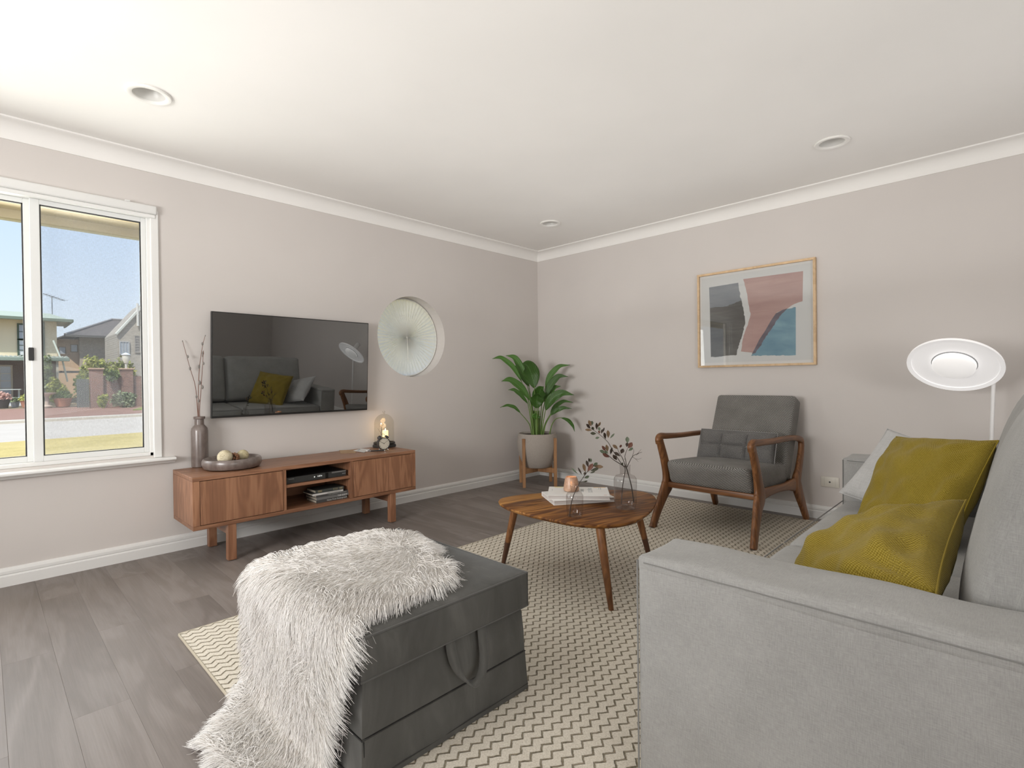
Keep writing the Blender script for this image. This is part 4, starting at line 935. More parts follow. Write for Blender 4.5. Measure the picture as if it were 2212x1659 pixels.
# ------------------------------------------------------------------ framed print on the right wall (local: x = along wall to the right (-y world), z up, y into wall)
def picture():
    t = thing('framed_print', 'oak framed abstract print with pink blue and grey shapes on the right wall', 'picture', (-.001, -1.811, 1.115), radians(-90))
    W_, Hh, f, d = .883, .777, .0165, .030
    for nm, P in (('top', [(0, Hh), (W_, Hh), (W_ - f, Hh - f), (f, Hh - f)]), ('bottom', [(0, 0), (f, f), (W_ - f, f), (W_, 0)]), ('left', [(0, 0), (0, Hh), (f, Hh - f), (f, f)]), ('right', [(W_, 0), (W_ - f, f), (W_ - f, Hh - f), (W_, Hh)])):
        bm = BM(); plate(bm, [(x, -.0005, z) for x, z in P], (0, -1, 0), d); bmesh.ops.bevel(bm, geom=bm.edges[:], offset=.0006, segments=1, affect='EDGES'); obj('frame_rail', bm, OAK, t)
    def L(y, z): return (-1.811 - y, z - 1.115)
    PAPER = mat('art_paper', (.64, .65, .64), .8); PW_ = mat('art_mount', (.72, .715, .70), .8)
    bm = BM(); box(bm, f, W_ - f, -.012, -.004, f, Hh - f); obj('mount', bm, PW_, t)
    bm = BM(); box(bm, f + .014, W_ - f - .014, -.0135, -.0115, f + .022, Hh - f - .018); obj('sheet', bm, PAPER, t)
    def brushed(name, c, c2, s=(1.5, 1, 9)):
        m = mat(name, c, .8); g = G(m); a = g.noise(g.mapping(g.coord(), s), 2.2, 5, .6, .4); g.base(g.ramp(a, [(.3, c), (.7, c2)])); return m
    def torn(P, ragged, amp=.005, seed=0):
        r = []; rnd = random.Random(seed)
        for i in range(len(P)):
            a, b = Vector(P[i]), Vector(P[(i + 1) % len(P)]); r.append(tuple(a))
            if i in ragged:
                n_ = max(2, int((b - a).length / .012)); nn = Vector((-(b - a).y, (b - a).x)).normalized()
                for k_ in range(1, n_): r.append(tuple(a.lerp(b, k_ / n_) + nn * rnd.uniform(-amp, amp)))
        return r
    def shape(name, P, m, y, ragged=(), amp=.004, seed=1):
        from mathutils.geometry import tessellate_polygon
        bm = BM(); Q = torn([L(*p) for p in P], ragged, amp, seed); vs_ = [bm.verts.new((x, y, z)) for x, z in Q]
        for f_ in tessellate_polygon([[Vector((x, z, 0)) for x, z in Q]]):
            try: bm.faces.new([vs_[q] for q in f_])
            except ValueError: pass
        obj(name, bm, m, t)
    shape('grey_blue_shape', [(-1.906, 1.778), (-2.143, 1.785), (-2.150, 1.72), (-2.168, 1.627), (-2.10, 1.615), (-2.02, 1.600), (-1.911, 1.606)], brushed('slate_ink', (.20, .22, .245), (.26, .28, .30)), -.0137, (2, 4, 5), .004, 2)
    shape('charcoal_shape', [(-1.911, 1.606), (-1.96, 1.612), (-2.02, 1.604), (-2.10, 1.622), (-2.168, 1.640), (-2.192, 1.50), (-2.195, 1.46), (-2.172, 1.373), (-2.14, 1.28), (-2.127, 1.211), (-1.916, 1.201)], brushed('charcoal_ink', (.085, .083, .078), (.145, .143, .135)), -.0141, (1, 2, 3, 4, 6, 7, 8, 9), .004, 3)
    shape('pink_shape', [(-2.182, 1.808), (-2.610, 1.805), (-2.605, 1.584), (-2.55, 1.57), (-2.505, 1.543), (-2.43, 1.52), (-2.40, 1.47), (-2.361, 1.40), (-2.301, 1.31), (-2.251, 1.222), (-2.159, 1.236), (-2.18, 1.36), (-2.21, 1.434), (-2.236, 1.522), (-2.222, 1.6), (-2.212, 1.68)], brushed('dusty_pink_ink', (.42, .27, .25), (.50, .34, .31)), -.0137, (2, 3, 4, 10, 11, 12, 13, 14, 15), .0022, 4)
    shape('blue_shape', [(-2.559, 1.547), (-2.557, 1.190), (-2.236, 1.199), (-2.27, 1.24), (-2.31, 1.30), (-2.36, 1.38), (-2.41, 1.46), (-2.45, 1.51), (-2.505, 1.540)], brushed('sea_blue_ink', (.13, .255, .34), (.24, .40, .47), (2, 1, 4)), -.0141, (1, 8), .003, 5)
    shape('plum_stroke', [(-2.505, 1.543), (-2.470, 1.535), (-2.42, 1.512), (-2.385, 1.46), (-2.345, 1.39), (-2.301, 1.325), (-2.27, 1.262), (-2.243, 1.212), (-2.272, 1.220), (-2.300, 1.262), (-2.345, 1.335), (-2.395, 1.405), (-2.43, 1.462), (-2.475, 1.515)], brushed('plum_ink', (.12, .10, .115), (.19, .175, .21)), -.0145, (8, 9, 10, 11, 12), .005, 6)
    bm = BM(); box(bm, f, W_ - f, -.0205, -.0185, f, Hh - f); obj('glazing', bm, glass('picture_glass', (.97, .97, .97), .6, 0, .035), t)
picture()

# ------------------------------------------------------------------ potted plant in the corner (local: x = to the right in view, y = away from viewer)
PA = atan2(R_.y, R_.x)
def plant():
    c = (-.425, -.348, 0)
    s = thing('plant_stand', 'wooden four legged stand holding the taupe plant pot in the corner', 'plant stand', c, PA + radians(6))
    for x in (-.152, .152):
        for y in (-.13, .13):
            bm = BM(); box(bm, x - .0145, x + .0145, y - .0145, y + .0145, .0, .468, .003, 2); obj('leg', bm, BEECH, s)
    for a in (1, -1):
        bm = BM(); box(bm, -.19, .19, -.0145, .0145, .130, .178, .003, 1, rot=Matrix.Rotation(atan2(.13 * a, .152), 3, 'Z')); obj('cross_bar', bm, BEECH, s)
    p = thing('plant_pot', 'round taupe plant pot resting in the wooden stand', 'plant pot', c, PA)
    PM = mat('taupe_pot', (.36, .32, .285), .85); g = G(PM); v = g.coord(); n_ = g.noise(v, 160, 3); g.base(g.ramp(n_, [(.3, (.33, .295, .262)), (.7, (.385, .345, .305))])); g.bump(n_, .1, .002)
    k_ = .97
    pr = [(0, .178), (.128, .178), (.138, .185), (.165, .25), (.188, .32), (.198, .385), (.197, .43), (.190, .48), (.185, .505), (.180, .508), (.175, .500), (.178, .47), (0, .47)]
    bm = BM(); lathe(bm, [(r * k_ if r < .15 else min(r, .1985), z) for r, z in pr[:11]] + [(.17, .44), (0, .44)], 48); obj('body', bm, PM, p, True)
    SO = mat('potting_soil', (.035, .024, .018), .95); g = G(SO); g.bump(g.noise(g.coord(), 90, 4), 1.0, .01)
    bm = BM(); lathe(bm, [(.181, .487), (.10, .493), (0, .495)], 32); obj('soil', bm, SO, p, True)
    t = thing('leafy_plant', 'tall green broad leaved plant growing in the taupe corner pot', 'plant', (c[0], c[1], .487), PA)
    LM = mat('glossy_leaf', (.05, .14, .03), .42); g = G(LM); uv = g.coord('UV'); x, y, _ = g.sep(uv)
    ves = g.math('SINE', g.math('MULTIPLY', g.math('SUBTRACT', y, g.math('MULTIPLY', g.math('ABSOLUTE', g.math('SUBTRACT', x, .5)), .55)), 95.0))
    mid = g.math('LESS_THAN', g.math('ABSOLUTE', g.math('SUBTRACT', x, .5)), .025)
    geo = g.n('NewGeometry')
    col = g.ramp(g.math('MULTIPLY_ADD', ves, .5, .5), [(.0, (.030, .085, .010)), (1, (.060, .155, .020))])
    col = g.mix(mid, col, (.09, .20, .05)); oi = g.n('ObjectInfo'); hv = g.n('HueSaturation'); g.put(hv.inputs['Value'], g.math('MULTIPLY_ADD', oi.outputs['Random'], .7, .75)); g.put(hv.inputs['Color'], col)
    g.base(hv.outputs[0]); g.bump(ves, .25, .003); g.b.inputs['Subsurface Weight'].default_value = 0
    ST = mat('leaf_stalk', (.13, .22, .05), .5)
    q = .0006056
    def P(x, y, d): return Vector(((x - 770) * q, d, (1455 - y) * q))
    def leaf(pts, wd, stem, face=(0, -1, .25), fold=.25, rev=False, droop=0):
        S = crom([P(*a) for a in pts], 8); n_ = len(S); f_ = Vector(face).normalized(); M_ = 6; V, Fc, UV = [], [], []
        for i, p in enumerate(S):
            tt = i / (n_ - 1); tg = (S[min(i + 1, n_ - 1)] - S[max(i - 1, 0)]).normalized(); wv = tg.cross(f_).normalized(); nv = wv.cross(tg).normalized()
            hw = wd * q * .5 * (sin(pi * min(1, .03 + tt * .97) ** .9) ** 1.05) * (1.05 - .25 * tt)
            for j in range(M_ + 1):
                a = -1 + 2 * j / M_; V.append(p + wv * a * hw + nv * (abs(a) ** 1.5) * hw * fold + nv * .0025 * sin(tt * 21 + j)); UV.append((j / M_, tt))
        for i in range(n_ - 1):
            for j in range(M_): a = i * (M_ + 1) + j; Fc.append((a, a + 1, a + M_ + 2, a + M_ + 1))
        o = pyobj('leaf', V, Fc, LM, t, True); me = o.data; ul = me.uv_layers.new(name='UVMap')
        for l in me.loops: ul.data[l.index].uv = UV[l.vertex_index]
        so_ = o.modifiers.new('thickness', 'SOLIDIFY'); so_.thickness = .0012
        if stem:
            sp = crom([P(*a) for a in stem] + [S[0], S[1]], 5); bm = BM(); tube(bm, sp, [.0062 - .0042 * i / (len(sp) - 1) for i in range(len(sp))], 7); obj('stalk', bm, ST, t, True)
    D = lambda x, y, d=0: (x, y, d)
    leaf([D(525, 580, .03), D(390, 350, .02), D(200, 195, -.01), D(60, 212, -.05)], 95, [D(705, 1450), D(660, 1000, .02)], (.3, -1, .35))
    leaf([D(650, 665, .09), D(540, 400, .12), D(420, 190, .12), D(275, 150, .10)], 135, [D(720, 1445, .02), D(690, 1000, .05)], (.2, -1, .3))
    leaf([D(625, 650, .14), D(540, 480, .17), D(470, 350, .18), D(415, 318, .18)], 120, [D(740, 1445, .03), D(700, 1000, .08)], (.3, -1, .2))
    leaf([D(730, 685, -.02), D(690, 480, -.02), D(620, 330, -.06), D(535, 292, -.10)], 285, [D(735, 1450, -.01), D(735, 1000, -.02)], (.15, -1, .1), .22)
    leaf([D(660, 890, -.04), D(520, 690, -.06), D(340, 555, -.10), D(204, 575, -.14)], 140, [D(715, 1450, -.03), D(690, 1100, -.03)], (.3, -1, .45))
    leaf([D(620, 940, -.06), D(510, 800, -.09), D(400, 715, -.12), D(310, 712, -.14)], 82, [D(700, 1450, -.02), D(650, 1100, -.05)], (.3, -1, .45))
    leaf([D(500, 1092, -.03), D(410, 1000, -.05), D(290, 962, -.07), D(176, 992, -.10)], 62, [D(680, 1450), D(640, 1270, -.01)], (.2, -1, .5))
    leaf([D(800, 980, .02), D(810, 830, .03), D(830, 720, .0), D(880, 665, -.03)], 255, [D(790, 1450, .02), D(798, 1150, .02)], (0, -1, .0), .3)
    leaf([D(765, 1008, -.10), D(760, 900, -.12), D(765, 810, -.15), D(772, 768, -.20)], 235, [D(770, 1450, -.03), D(766, 1150, -.07)], (0, -1, -.15), .25)
    leaf([D(920, 680, .08), D(1000, 500, .09), D(1150, 345, .09), D(1330, 320, .07)], 105, [D(800, 1445, .03), D(850, 1000, .06)], (-.25, -1, .35))
    leaf([D(925, 830, .02), D(990, 660, .03), D(1130, 510, .03), D(1282, 512, .0)], 125, [D(815, 1450, .01), D(860, 1100, .02)], (-.25, -1, .35))
    leaf([D(900, 935, .05), D(960, 810, .06), D(1060, 690, .07), D(1170, 668, .06)], 120, [D(830, 1450, .02), D(860, 1150, .03)], (-.25, -1, .3))
    leaf([D(900, 1040, -.10), D(985, 880, -.13), D(1150, 775, -.17), D(1330, 800, -.24)], 165, [D(835, 1455, -.03), D(870, 1200, -.06)], (-.2, -1, .3), .3)
    leaf([D(990, 1115, .0), D(1060, 1010, .01), D(1200, 915, .01), D(1360, 932, -.01)], 80, [D(855, 1450), D(900, 1270)], (-.25, -1, .4))
    leaf([D(985, 1130, -.05), D(1060, 1060, -.07), D(1180, 1012, -.09), D(1312, 1022, -.12)], 88, [D(865, 1455, -.02), D(905, 1280, -.03)], (-.25, -1, .45))
    leaf([D(1165, 1180, .0), D(1270, 1220, .01), D(1350, 1310, .02), D(1383, 1412, .02)], 62, [D(968, 1455, .0), D(1010, 1290, .0), D(1080, 1195, .0)], (-.2, -1, .3))
    leaf([D(760, 1190, -.05), D(755, 1130, -.06), D(770, 1100, -.075)], 150, [D(755, 1455, -.02), D(758, 1300, -.04)], (0, -1, .1), .3)
    for x, d in ((712, -.02), (745, .01), (765, -.035), (785, -.01), (730, .03), (800, .03), (755, -.045), (718, .015)):
        bm = BM(); tube(bm, [P(x, 1460, d), P(x + (x - 760) * .1, 1250, d), P(x + (x - 760) * .2, 1060, d * .8)], [.0085, .007, .004], 8); obj('stalk', bm, ST, t, True)
plant()

# ------------------------------------------------------------------ armchair (local: +x = front, y = side, z up)
def sweep(bm, pts, seg=10, flat=.75):
    """pts: (x, z, width in plane, depth across, y); superelliptic section swept in the xz plane"""
    S = crom(pts, 6); n_ = len(S); rings = []
    for i, p in enumerate(S):
        a, b = S[max(i - 1, 0)], S[min(i + 1, n_ - 1)]; tg = Vector((b[0] - a[0], 0, b[1] - a[1])).normalized(); nr = Vector((-tg.z, 0, tg.x))
        ring = []
        for k_ in range(seg):
            th = 2 * pi * (k_ + .5) / seg; c, s = cos(th), sin(th); c = math.copysign(abs(c) ** flat, c); s = math.copysign(abs(s) ** flat, s)
            ring.append(bm.verts.new(Vector((p[0], p[4], p[1])) + nr * c * p[2] / 2 + Vector((0, 1, 0)) * s * p[3] / 2))
        rings.append(ring)
    for a, b in zip(rings, rings[1:]):
        for i in range(seg): bm.faces.new((a[i], a[(i + 1) % seg], b[(i + 1) % seg], b[i]))
    bm.faces.new(rings[0][::-1]); bm.faces.new(rings[-1])
def armchair():
    t = thing('armchair', 'grey tweed armchair with curved dark wooden arms by the right wall', 'armchair', (-.605, -2.296, RZ - .002), radians(180 - 2.0))
    for s in (1, -1):
        y = .310 * s; o_ = .022 * s
        V5 = lambda L: [(a, b, c, d, y + o_ * e_) for a, b, c, d, e_ in L]
        bm = BM(); sweep(bm, V5([(.452, .0, .066, .034, 1.2), (.40, .11, .078, .036, .8), (.335, .22, .105, .040, .3), (.292, .285, .135, .042, .1), (.302, .36, .092, .040, 0), (.340, .47, .072, .038, 0), (.382, .565, .062, .038, 0), (.395, .600, .058, .038, 0)]), 12); obj('front_leg', bm, TEAK, t, True, angle=60)
        bm = BM(); sweep(bm, V5([(.402, .575, .05, .038, 0), (.408, .605, .050, .040, 0), (.378, .622, .046, .042, 0), (.30, .617, .042, .044, 0), (.10, .607, .037, .048, 0), (-.10, .603, .037, .048, 0), (-.30, .596, .038, .044, 0), (-.42, .580, .042, .040, 0), (-.468, .560, .046, .038, 0), (-.478, .52, .050, .037, 0)]), 12); obj('armrest', bm, TEAK_U, t, True, angle=60)
        bm = BM(); sweep(bm, V5([(-.476, .55, .048, .036, 0), (-.468, .48, .066, .036, 0), (-.415, .36, .085, .038, 0), (-.365, .285, .125, .042, .1), (-.385, .215, .112, .040, .3), (-.440, .11, .082, .036, .7), (-.500, .0, .062, .032, 1.1)]), 12); obj('rear_leg', bm, TEAK, t, True, angle=60)
        bm = BM(); sweep(bm, V5([(.30, .29, .10, .036, 0), (.18, .292, .066, .036, 0), (.0, .288, .050, .036, 0), (-.18, .278, .058, .036, 0), (-.33, .268, .10, .036, 0)]), 12); obj('side_rail', bm, TEAK_U, t, True, angle=60)
    TY = bpy.data.materials.get('teak_cross') or wood('teak_cross', (.07, .026, .011), (.155, .062, .023), (.25, .112, .042), 'y', .38, 6, stretch=16)
    bm = BM(); box(bm, .285, .322, -.300, .300, .262, .300, .008, 2); obj('front_rail', bm, TY, t, True)
    bm = BM(); box(bm, -.37, -.335, -.300, .300, .25, .30, .008, 2); obj('rear_rail', bm, TY, t, True)
    def sg(q):      # seat: front edge leans forward, top falls to the rear
        u_ = (q.x + .33) / .66
        q.x += (q.z) * .42 * max(0, u_ - .4) / .6; q.z += .022 * (u_ - .5) * 2 * (1 if q.z > -.03 else .25); return q
    bm = BM(); softbox(bm, (.025, 0, .362), (.65, .565, .156), .036, (0, .012, .004, .004, 0, .014), (10, 10, 4), sag=sg); obj('seat', bm, TWEED, t, True, uv=True, angle=80)
    ry = Matrix.Rotation(radians(-23.5), 3, 'Y')
    bm = BM(); softbox(bm, (-.385, 0, .588), (.135, .575, .60), .026, (0, .010, .002, .002, 0, .004), (4, 10, 10), rot=ry); obj('backrest', bm, TWEED, t, True, uv=True, angle=80)
    # lumbar cushion: three columns by two rows of stitched pads
    l = thing('lumbar_cushion', 'stitched grey tweed lumbar cushion lying against the armchair backrest', 'cushion', (-.605, -2.296, 0), radians(180 - 2.0))
    W_, Hh, th, n_, m_ = .545, .235, .105, 36, 20; V, Fc = [], []; RL = Matrix.Rotation(radians(-20), 3, 'Y'); C0 = Vector((-.128, -.012, .534))
    for s in (1, -1):
        for i in range(n_ + 1):
            for j in range(m_ + 1):
                a, b = -1 + 2 * i / n_, -1 + 2 * j / m_; e_ = max(0, (1 - a ** 4) * (1 - b ** 4)) ** .5
                x = s * th / 2 * e_
                if s > 0:
                    gv = min(abs(a - 1 / 3), abs(a + 1 / 3)) * W_ / 2; gh = abs(b + .02) * Hh / 2
                    x -= .020 * math.exp(-(gv / .010) ** 2) * e_ + .016 * math.exp(-(gh / .009) ** 2) * e_ - .008 * e_
                p = Vector((x, a * W_ / 2 * (1 - .02 * (1 - b * b)), b * Hh / 2 * (1 - .03 * (1 - a * a))))
                V.append(C0 + RL @ p)
        o_ = 0 if s > 0 else (n_ + 1) * (m_ + 1)
        for i in range(n_):
            for j in range(m_):
                q = [o_ + i * (m_ + 1) + j, o_ + (i + 1) * (m_ + 1) + j, o_ + (i + 1) * (m_ + 1) + j + 1, o_ + i * (m_ + 1) + j + 1]; Fc.append(q if s > 0 else q[::-1])
    CT = weave('grey_cushion_weave', (.045, .043, .042), (.125, .121, .117), (.31, .305, .295), 420, 1500, .5, .5, .1)
    bm = BM(); vs_ = [bm.verts.new(v) for v in V]
    for f in Fc: bm.faces.new([vs_[i] for i in f])
    bmesh.ops.remove_doubles(bm, verts=bm.verts, dist=.0004); obj('pad', bm, CT, l, True, uv=True, angle=80)
    bm = BM(); E_ = [C0 + RL @ Vector((0, a * W_ / 2, b * Hh / 2)) for a, b in [(-1, -1), (1, -1), (1, 1), (-1, 1), (-1, -1)]]; tube(bm, [p for k_ in range(4) for p in [E_[k_].lerp(E_[k_ + 1], f / 6) for f in range(6)]] + [E_[0]], .0035, 6); obj('piping', bm, mat('tweed_piping', (.24, .235, .23), .9), l, True)
    for a in (-1 / 3, 1 / 3):
        bm = BM(); lathe(bm, [(.007, 0), (.005, .003), (0, .004)], 12); M_ = Matrix.Rotation(radians(90), 3, 'Y')
        for v in bm.verts: v.co = C0 + RL @ (M_ @ v.co + Vector((th / 2 - .022, a * W_ / 2, -.002)))
        obj('button', bm, mat('tweed_button', (.22, .215, .21), .9), l, True)
armchair()

# ------------------------------------------------------------------ coffee table
def coffee_table():
    Z = .385; c = Vector((-2.04, -2.08))
    t = thing('coffee_table', 'rounded triangular wooden coffee table with three splayed legs on the rug', 'coffee table', (c.x, c.y, RZ - .002))
    m = mat('striped_teak', (.16, .065, .022), .45, spec=.15); g = G(m); v = g.mapping(g.coord(), (1, 1, 1), (0, 0, radians(17)))
    wob = g.noise(v, 1.5, 2); x, y, z = g.sep(v); yy = g.math('MULTIPLY_ADD', wob, .08, y); yy = g.math('MULTIPLY_ADD', g.math('MULTIPLY', x, x), .10, yy)
    band = g.math('FLOOR', g.math('DIVIDE', yy, .105)); wn = g.n('TexWhiteNoise', _noise_dimensions='1D'); g.put(wn.inputs['W'], band)
    cv_ = g.n('CombineXYZ'); g.put(cv_.inputs[0], g.math('MULTIPLY_ADD', wn.outputs[0], 9, x)); g.put(cv_.inputs[1], yy); g.put(cv_.inputs[2], z)
    gr = g.noise(g.mapping(cv_.outputs[0], (2.2, 60, 60)), 1, 4, .6, .5); rg = g.math('SINE', g.math('MULTIPLY', g.noise(g.mapping(cv_.outputs[0], (1.2, 9, 9)), 1, 2), 60))
    f = g.math('ADD', g.math('MULTIPLY', gr, .7), g.math('MULTIPLY_ADD', rg, .12, .12))
    f = g.math('ADD', f, g.math('MULTIPLY_ADD', wn.outputs[0], .42, -.24))
    g.base(g.ramp(f, [(.20, (.085, .030, .009)), (.46, (.235, .098, .024)), (.75, (.40, .195, .052))])); g.bump(gr, .08, .002)
    O = [(-2.309, -1.737), (-2.262, -1.706), (-2.19, -1.706), (-2.10, -1.735), (-2.008, -1.785), (-1.90, -1.850), (-1.80, -1.925), (-1.70, -2.015), (-1.635, -2.10), (-1.605, -2.172), (-1.610, -2.235), (-1.645, -2.290), (-1.745, -2.363), (-1.906, -2.432), (-2.04, -2.470), (-2.16, -2.486), (-2.25, -2.470), (-2.315, -2.430), (-2.365, -2.36), (-2.392, -2.277), (-2.403, -2.129), (-2.402, -2.009), (-2.384, -1.88), (-2.352, -1.795)]
    P = [Vector((x_ - c.x, y_ - c.y)) for x_, y_ in O]; ring = [P[-2], P[-1]] + P + [P[0], P[1]]; S = []
    S = crom([Vector((p.x, p.y, 0)) for p in P + [P[0]]], 5)[:-1]
    bm = BM(); prev = None; h = Z - RZ
    for k_, (ins, z) in enumerate(((.030, h - .024), (.012, h - .020), (.003, h - .013), (.0, h - .007), (.002, h - .002), (.006, h))):
        rg_ = [bm.verts.new((p.x * (1 - ins / .38), p.y * (1 - ins / .38), z)) for p in S]
        if prev:
            for i in range(len(S)): j = (i + 1) % len(S); bm.faces.new((prev[i], prev[j], rg_[j], rg_[i]))
        else: bm.faces.new(rg_[::-1])
        prev = rg_
    bm.faces.new(prev); obj('tabletop', bm, m, t, True, angle=40)
    LM_, LT_ = TEAK, mat('leg_tip', (.075, .030, .014), .4)
    for (tx, ty), (fx, fy) in (((-2.238, -1.80), (-2.232, -1.690)), ((-2.285, -2.375), (-2.316, -2.452)), ((-1.745, -2.23), (-1.640, -2.262))):
        a = Vector((tx - c.x, ty - c.y, h - .02)); b = Vector((fx - c.x, fy - c.y, 0)); md = a.lerp(b, .62)
        bm = BM(); tube(bm, [a, a.lerp(md, .5), md], [.021, .0195, .0165], 14); lg = obj('leg', bm, LM_, t, True)
        bm = BM(); tube(bm, [md, md.lerp(b, .5), b], [.0165, .0145, .0115], 14); obj('leg_tip', bm, LT_ if tx > -2.25 else LM_, lg, True)
    return Z
TZ = coffee_table() + .0005 - .002
def table_books():
    WB = mat('white_cover', (.72, .71, .69), .5); PB = mat('white_pages', (.52, .49, .47), .9); g = G(PB); g.bump(g.noise(g.mapping(g.coord(), (4, 4, 900)), 1, 2), .4, .002)
    INK = mat('grey_print', (.33, .36, .37), .6)
    def bk(lab, c, ang, W_, D, z, th):
        t = thing('coffee_table_book', lab, 'book', (c[0], c[1], z), radians(ang), 'white books on the coffee table')
        for nm, a in (('cover', 0), ('cover', th - .0025)):
            bm = BM(); box(bm, -W_ / 2, W_ / 2, -D / 2, D / 2, a, a + .0025, .0006, 1); obj(nm, bm, WB, t)
        bm = BM(); box(bm, -W_ / 2, W_ / 2, D / 2 - .003, D / 2, 0, th, .001, 1); obj('spine', bm, WB, t)
        bm = BM(); box(bm, -W_ / 2 + .004, W_ / 2 - .004, -D / 2 + .004, D / 2 - .003, .0025, th - .0025); obj('pages', bm, PB, t)
        return t
    bk('lower white book of the pair on the coffee table, turned at an angle', (-1.992, -2.025), -33.5, .335, .235, TZ, .023)
    t = bk('upper white book with grey lettering on the coffee table', (-2.008, -2.045), -52, .322, .222, TZ + .023, .023)
    z = .0232
    Y90 = lambda x, y: frame4((0, -1, 0), (1, 0, 0), (0, 0, 1), (x, y, z))
    text('cover_lettering', 'OBJECTS', .030, INK, t, Y90(.062, .085)); text('cover_lettering', 'DAVID', .024, INK, t, Y90(.020, .05)); text('cover_lettering', 'ideas for living', .008, INK, t, Y90(.112, .10)); text('cover_lettering', 'and making rooms', .008, INK, t, Y90(.122, .10))
    for a, c in (((-.130, -.085, .092, .104), (.62, .52, .12)), ((.085, .150, .092, .106), (.66, .47, .27)), ((.130, .146, -.092, -.086), (.55, .30, .25)), ((-.142, -.139, .01, .04), (.4, .4, .4))):
        bm = BM(); box(bm, a[0], a[1], a[2], a[3], .023, .0233); obj('cover_print', bm, mat('cover_print_colour', c, .6), t)
table_books()
def candle_holder():
    t = thing('candle_holder', 'amber pink glass tealight holder standing on the white books', 'candle holder', (-2.030, -2.015, TZ + .0465))
    m = bpy.data.materials.new('amber_glass'); m.use_nodes = True; b = m.node_tree.nodes['Principled BSDF']; b.inputs['Base Color'].default_value = (.62, .36, .235, 1); b.inputs['Roughness'].default_value = .35
    b.inputs['Transmission Weight'].default_value = .25; g = G(m); n_ = g.noise(g.coord(), 60, 4); g.base(g.ramp(n_, [(.3, (.48, .26, .16)), (.7, (.70, .46, .32))])); g.bump(n_, .2, .004)
    bm = BM(); lathe(bm, [(0, 0), (.035, 0), (.041, .004), (.0425, .012), (.040, .03), (.0335, .066), (.030, .076), (.0285, .077), (.027, .074), (.031, .06), (.037, .03), (.0385, .014), (.035, .008), (0, .008)], 36); obj('cup', bm, m, t, True)
    c = thing('tealight', 'small lit tealight glowing inside the amber glass holder', 'candle', (-2.030, -2.015, TZ + .0465 + .0085))
    bm = BM(); lathe(bm, [(0, 0), (.019, 0), (.019, .014), (.017, .014), (.016, .012), (0, .012)], 20); obj('wax', bm, mat('tealight_wax', (.8, .74, .62), .5), c, True)
    bm = BM(); lathe(bm, [(0, .014), (.0035, .018), (.003, .024), (0, .031)], 8); obj('flame', bm, emit('tealight_flame', (1, .75, .4), 25), c, True)
    l = bpy.data.lights.new('tealight_glow', 'POINT'); l.energy = .035; l.color = (1, .6, .28); l.shadow_soft_size = .006; lo = bpy.data.objects.new('tealight_glow', l); link(lo, c); lo.location = (0, 0, .036)
candle_holder()
SPL = {}
for nm, c in dict(brown=(.16, .10, .052), dark=(.035, .021, .013), green=(.10, .125, .078), red=(.13, .05, .032), moss=(.05, .052, .028)).items():
    SPL[nm] = mat('sprig_leaf_' + nm, c, .65)
BARK = mat('sprig_bark', (.055, .042, .034), .85)
def sprig_vase(lab, vlab, c, prof, stems, leaves, base, k_, buds=()):
    """base: zoom pixel of vase axis foot; k_: metres per zoom pixel"""
    t = thing('glass_vase', vlab, 'vase', (c[0], c[1], TZ)); bm = BM(); lathe(bm, prof, 40); obj('body', bm, VASEG, t, True)
    s = thing('leafy_sprig', lab, 'branch', (c[0], c[1], TZ + .003), PA)
    def P(x, y, d=0): return Vector(((x - base[0]) * k_, d, (base[1] - y) * k_))
    for st in stems:
        r = st[0]; q = crom([P(*p) for p in st[1:]], 5); bm = BM(); tube(bm, q, [r * (1 - .6 * i / len(q)) for i in range(len(q))], 6); obj('twig', bm, BARK, s, True)
    rnd = random.Random(5)
    for (x0, y0), (x1, y1), w_, nm, d in leaves:
        a = P(x0, y0, d); b = P(x1, y1, d + rnd.uniform(-.012, .008)); tg = (b - a); L_ = tg.length; tg.normalize(); f = Vector((rnd.uniform(-.3, .3), -1, rnd.uniform(-.1, .5))).normalized(); wv = tg.cross(f).normalized(); nv = wv.cross(tg)
        V, Fc = [], []; N_, M_ = 7, 4
        for i in range(N_ + 1):
            u_ = i / N_; hw = w_ * k_ * .5 * max(.07, sin(pi * u_ ** 1.25) ** .8)
            for j in range(M_ + 1): q = -1 + 2 * j / M_; V.append(a + tg * L_ * u_ + wv * q * hw + nv * (abs(q) * hw * .35 + .12 * L_ * u_ * u_ * (1 if f.z > .2 else -.3)))
        for i in range(N_):
            for j in range(M_): e_ = i * (M_ + 1) + j; Fc.append((e_, e_ + 1, e_ + M_ + 2, e_ + M_ + 1))
        o = pyobj('leaf', V, Fc, SPL[nm], s, True); md = o.modifiers.new('thickness', 'SOLIDIFY'); md.thickness = .0005
    for x, y, r in buds:
        bm = BM(); bmesh.ops.create_icosphere(bm, subdivisions=2, radius=r * k_)
        for v in bm.verts: v.co += P(x, y)
        obj('bud', bm, SPL['dark'], s, True)
def gl_prof(rb, r, H_, rn, sh, wall=.0016):
    o = [(0, .018), (rb * .28, .016), (rb * .42, .006), (rb * .75, .001), (rb * .95, .0), (rb, .004), (r * .97, .03), (r, sh - .02), (r * .97, sh - .008), (r * .82, sh + .004), (rn * 1.05, sh + .011), (rn, sh + .018), (rn * 1.05, H_ * .97), (rn * 1.14, H_ - .002), (rn * 1.10, H_)]
    return o
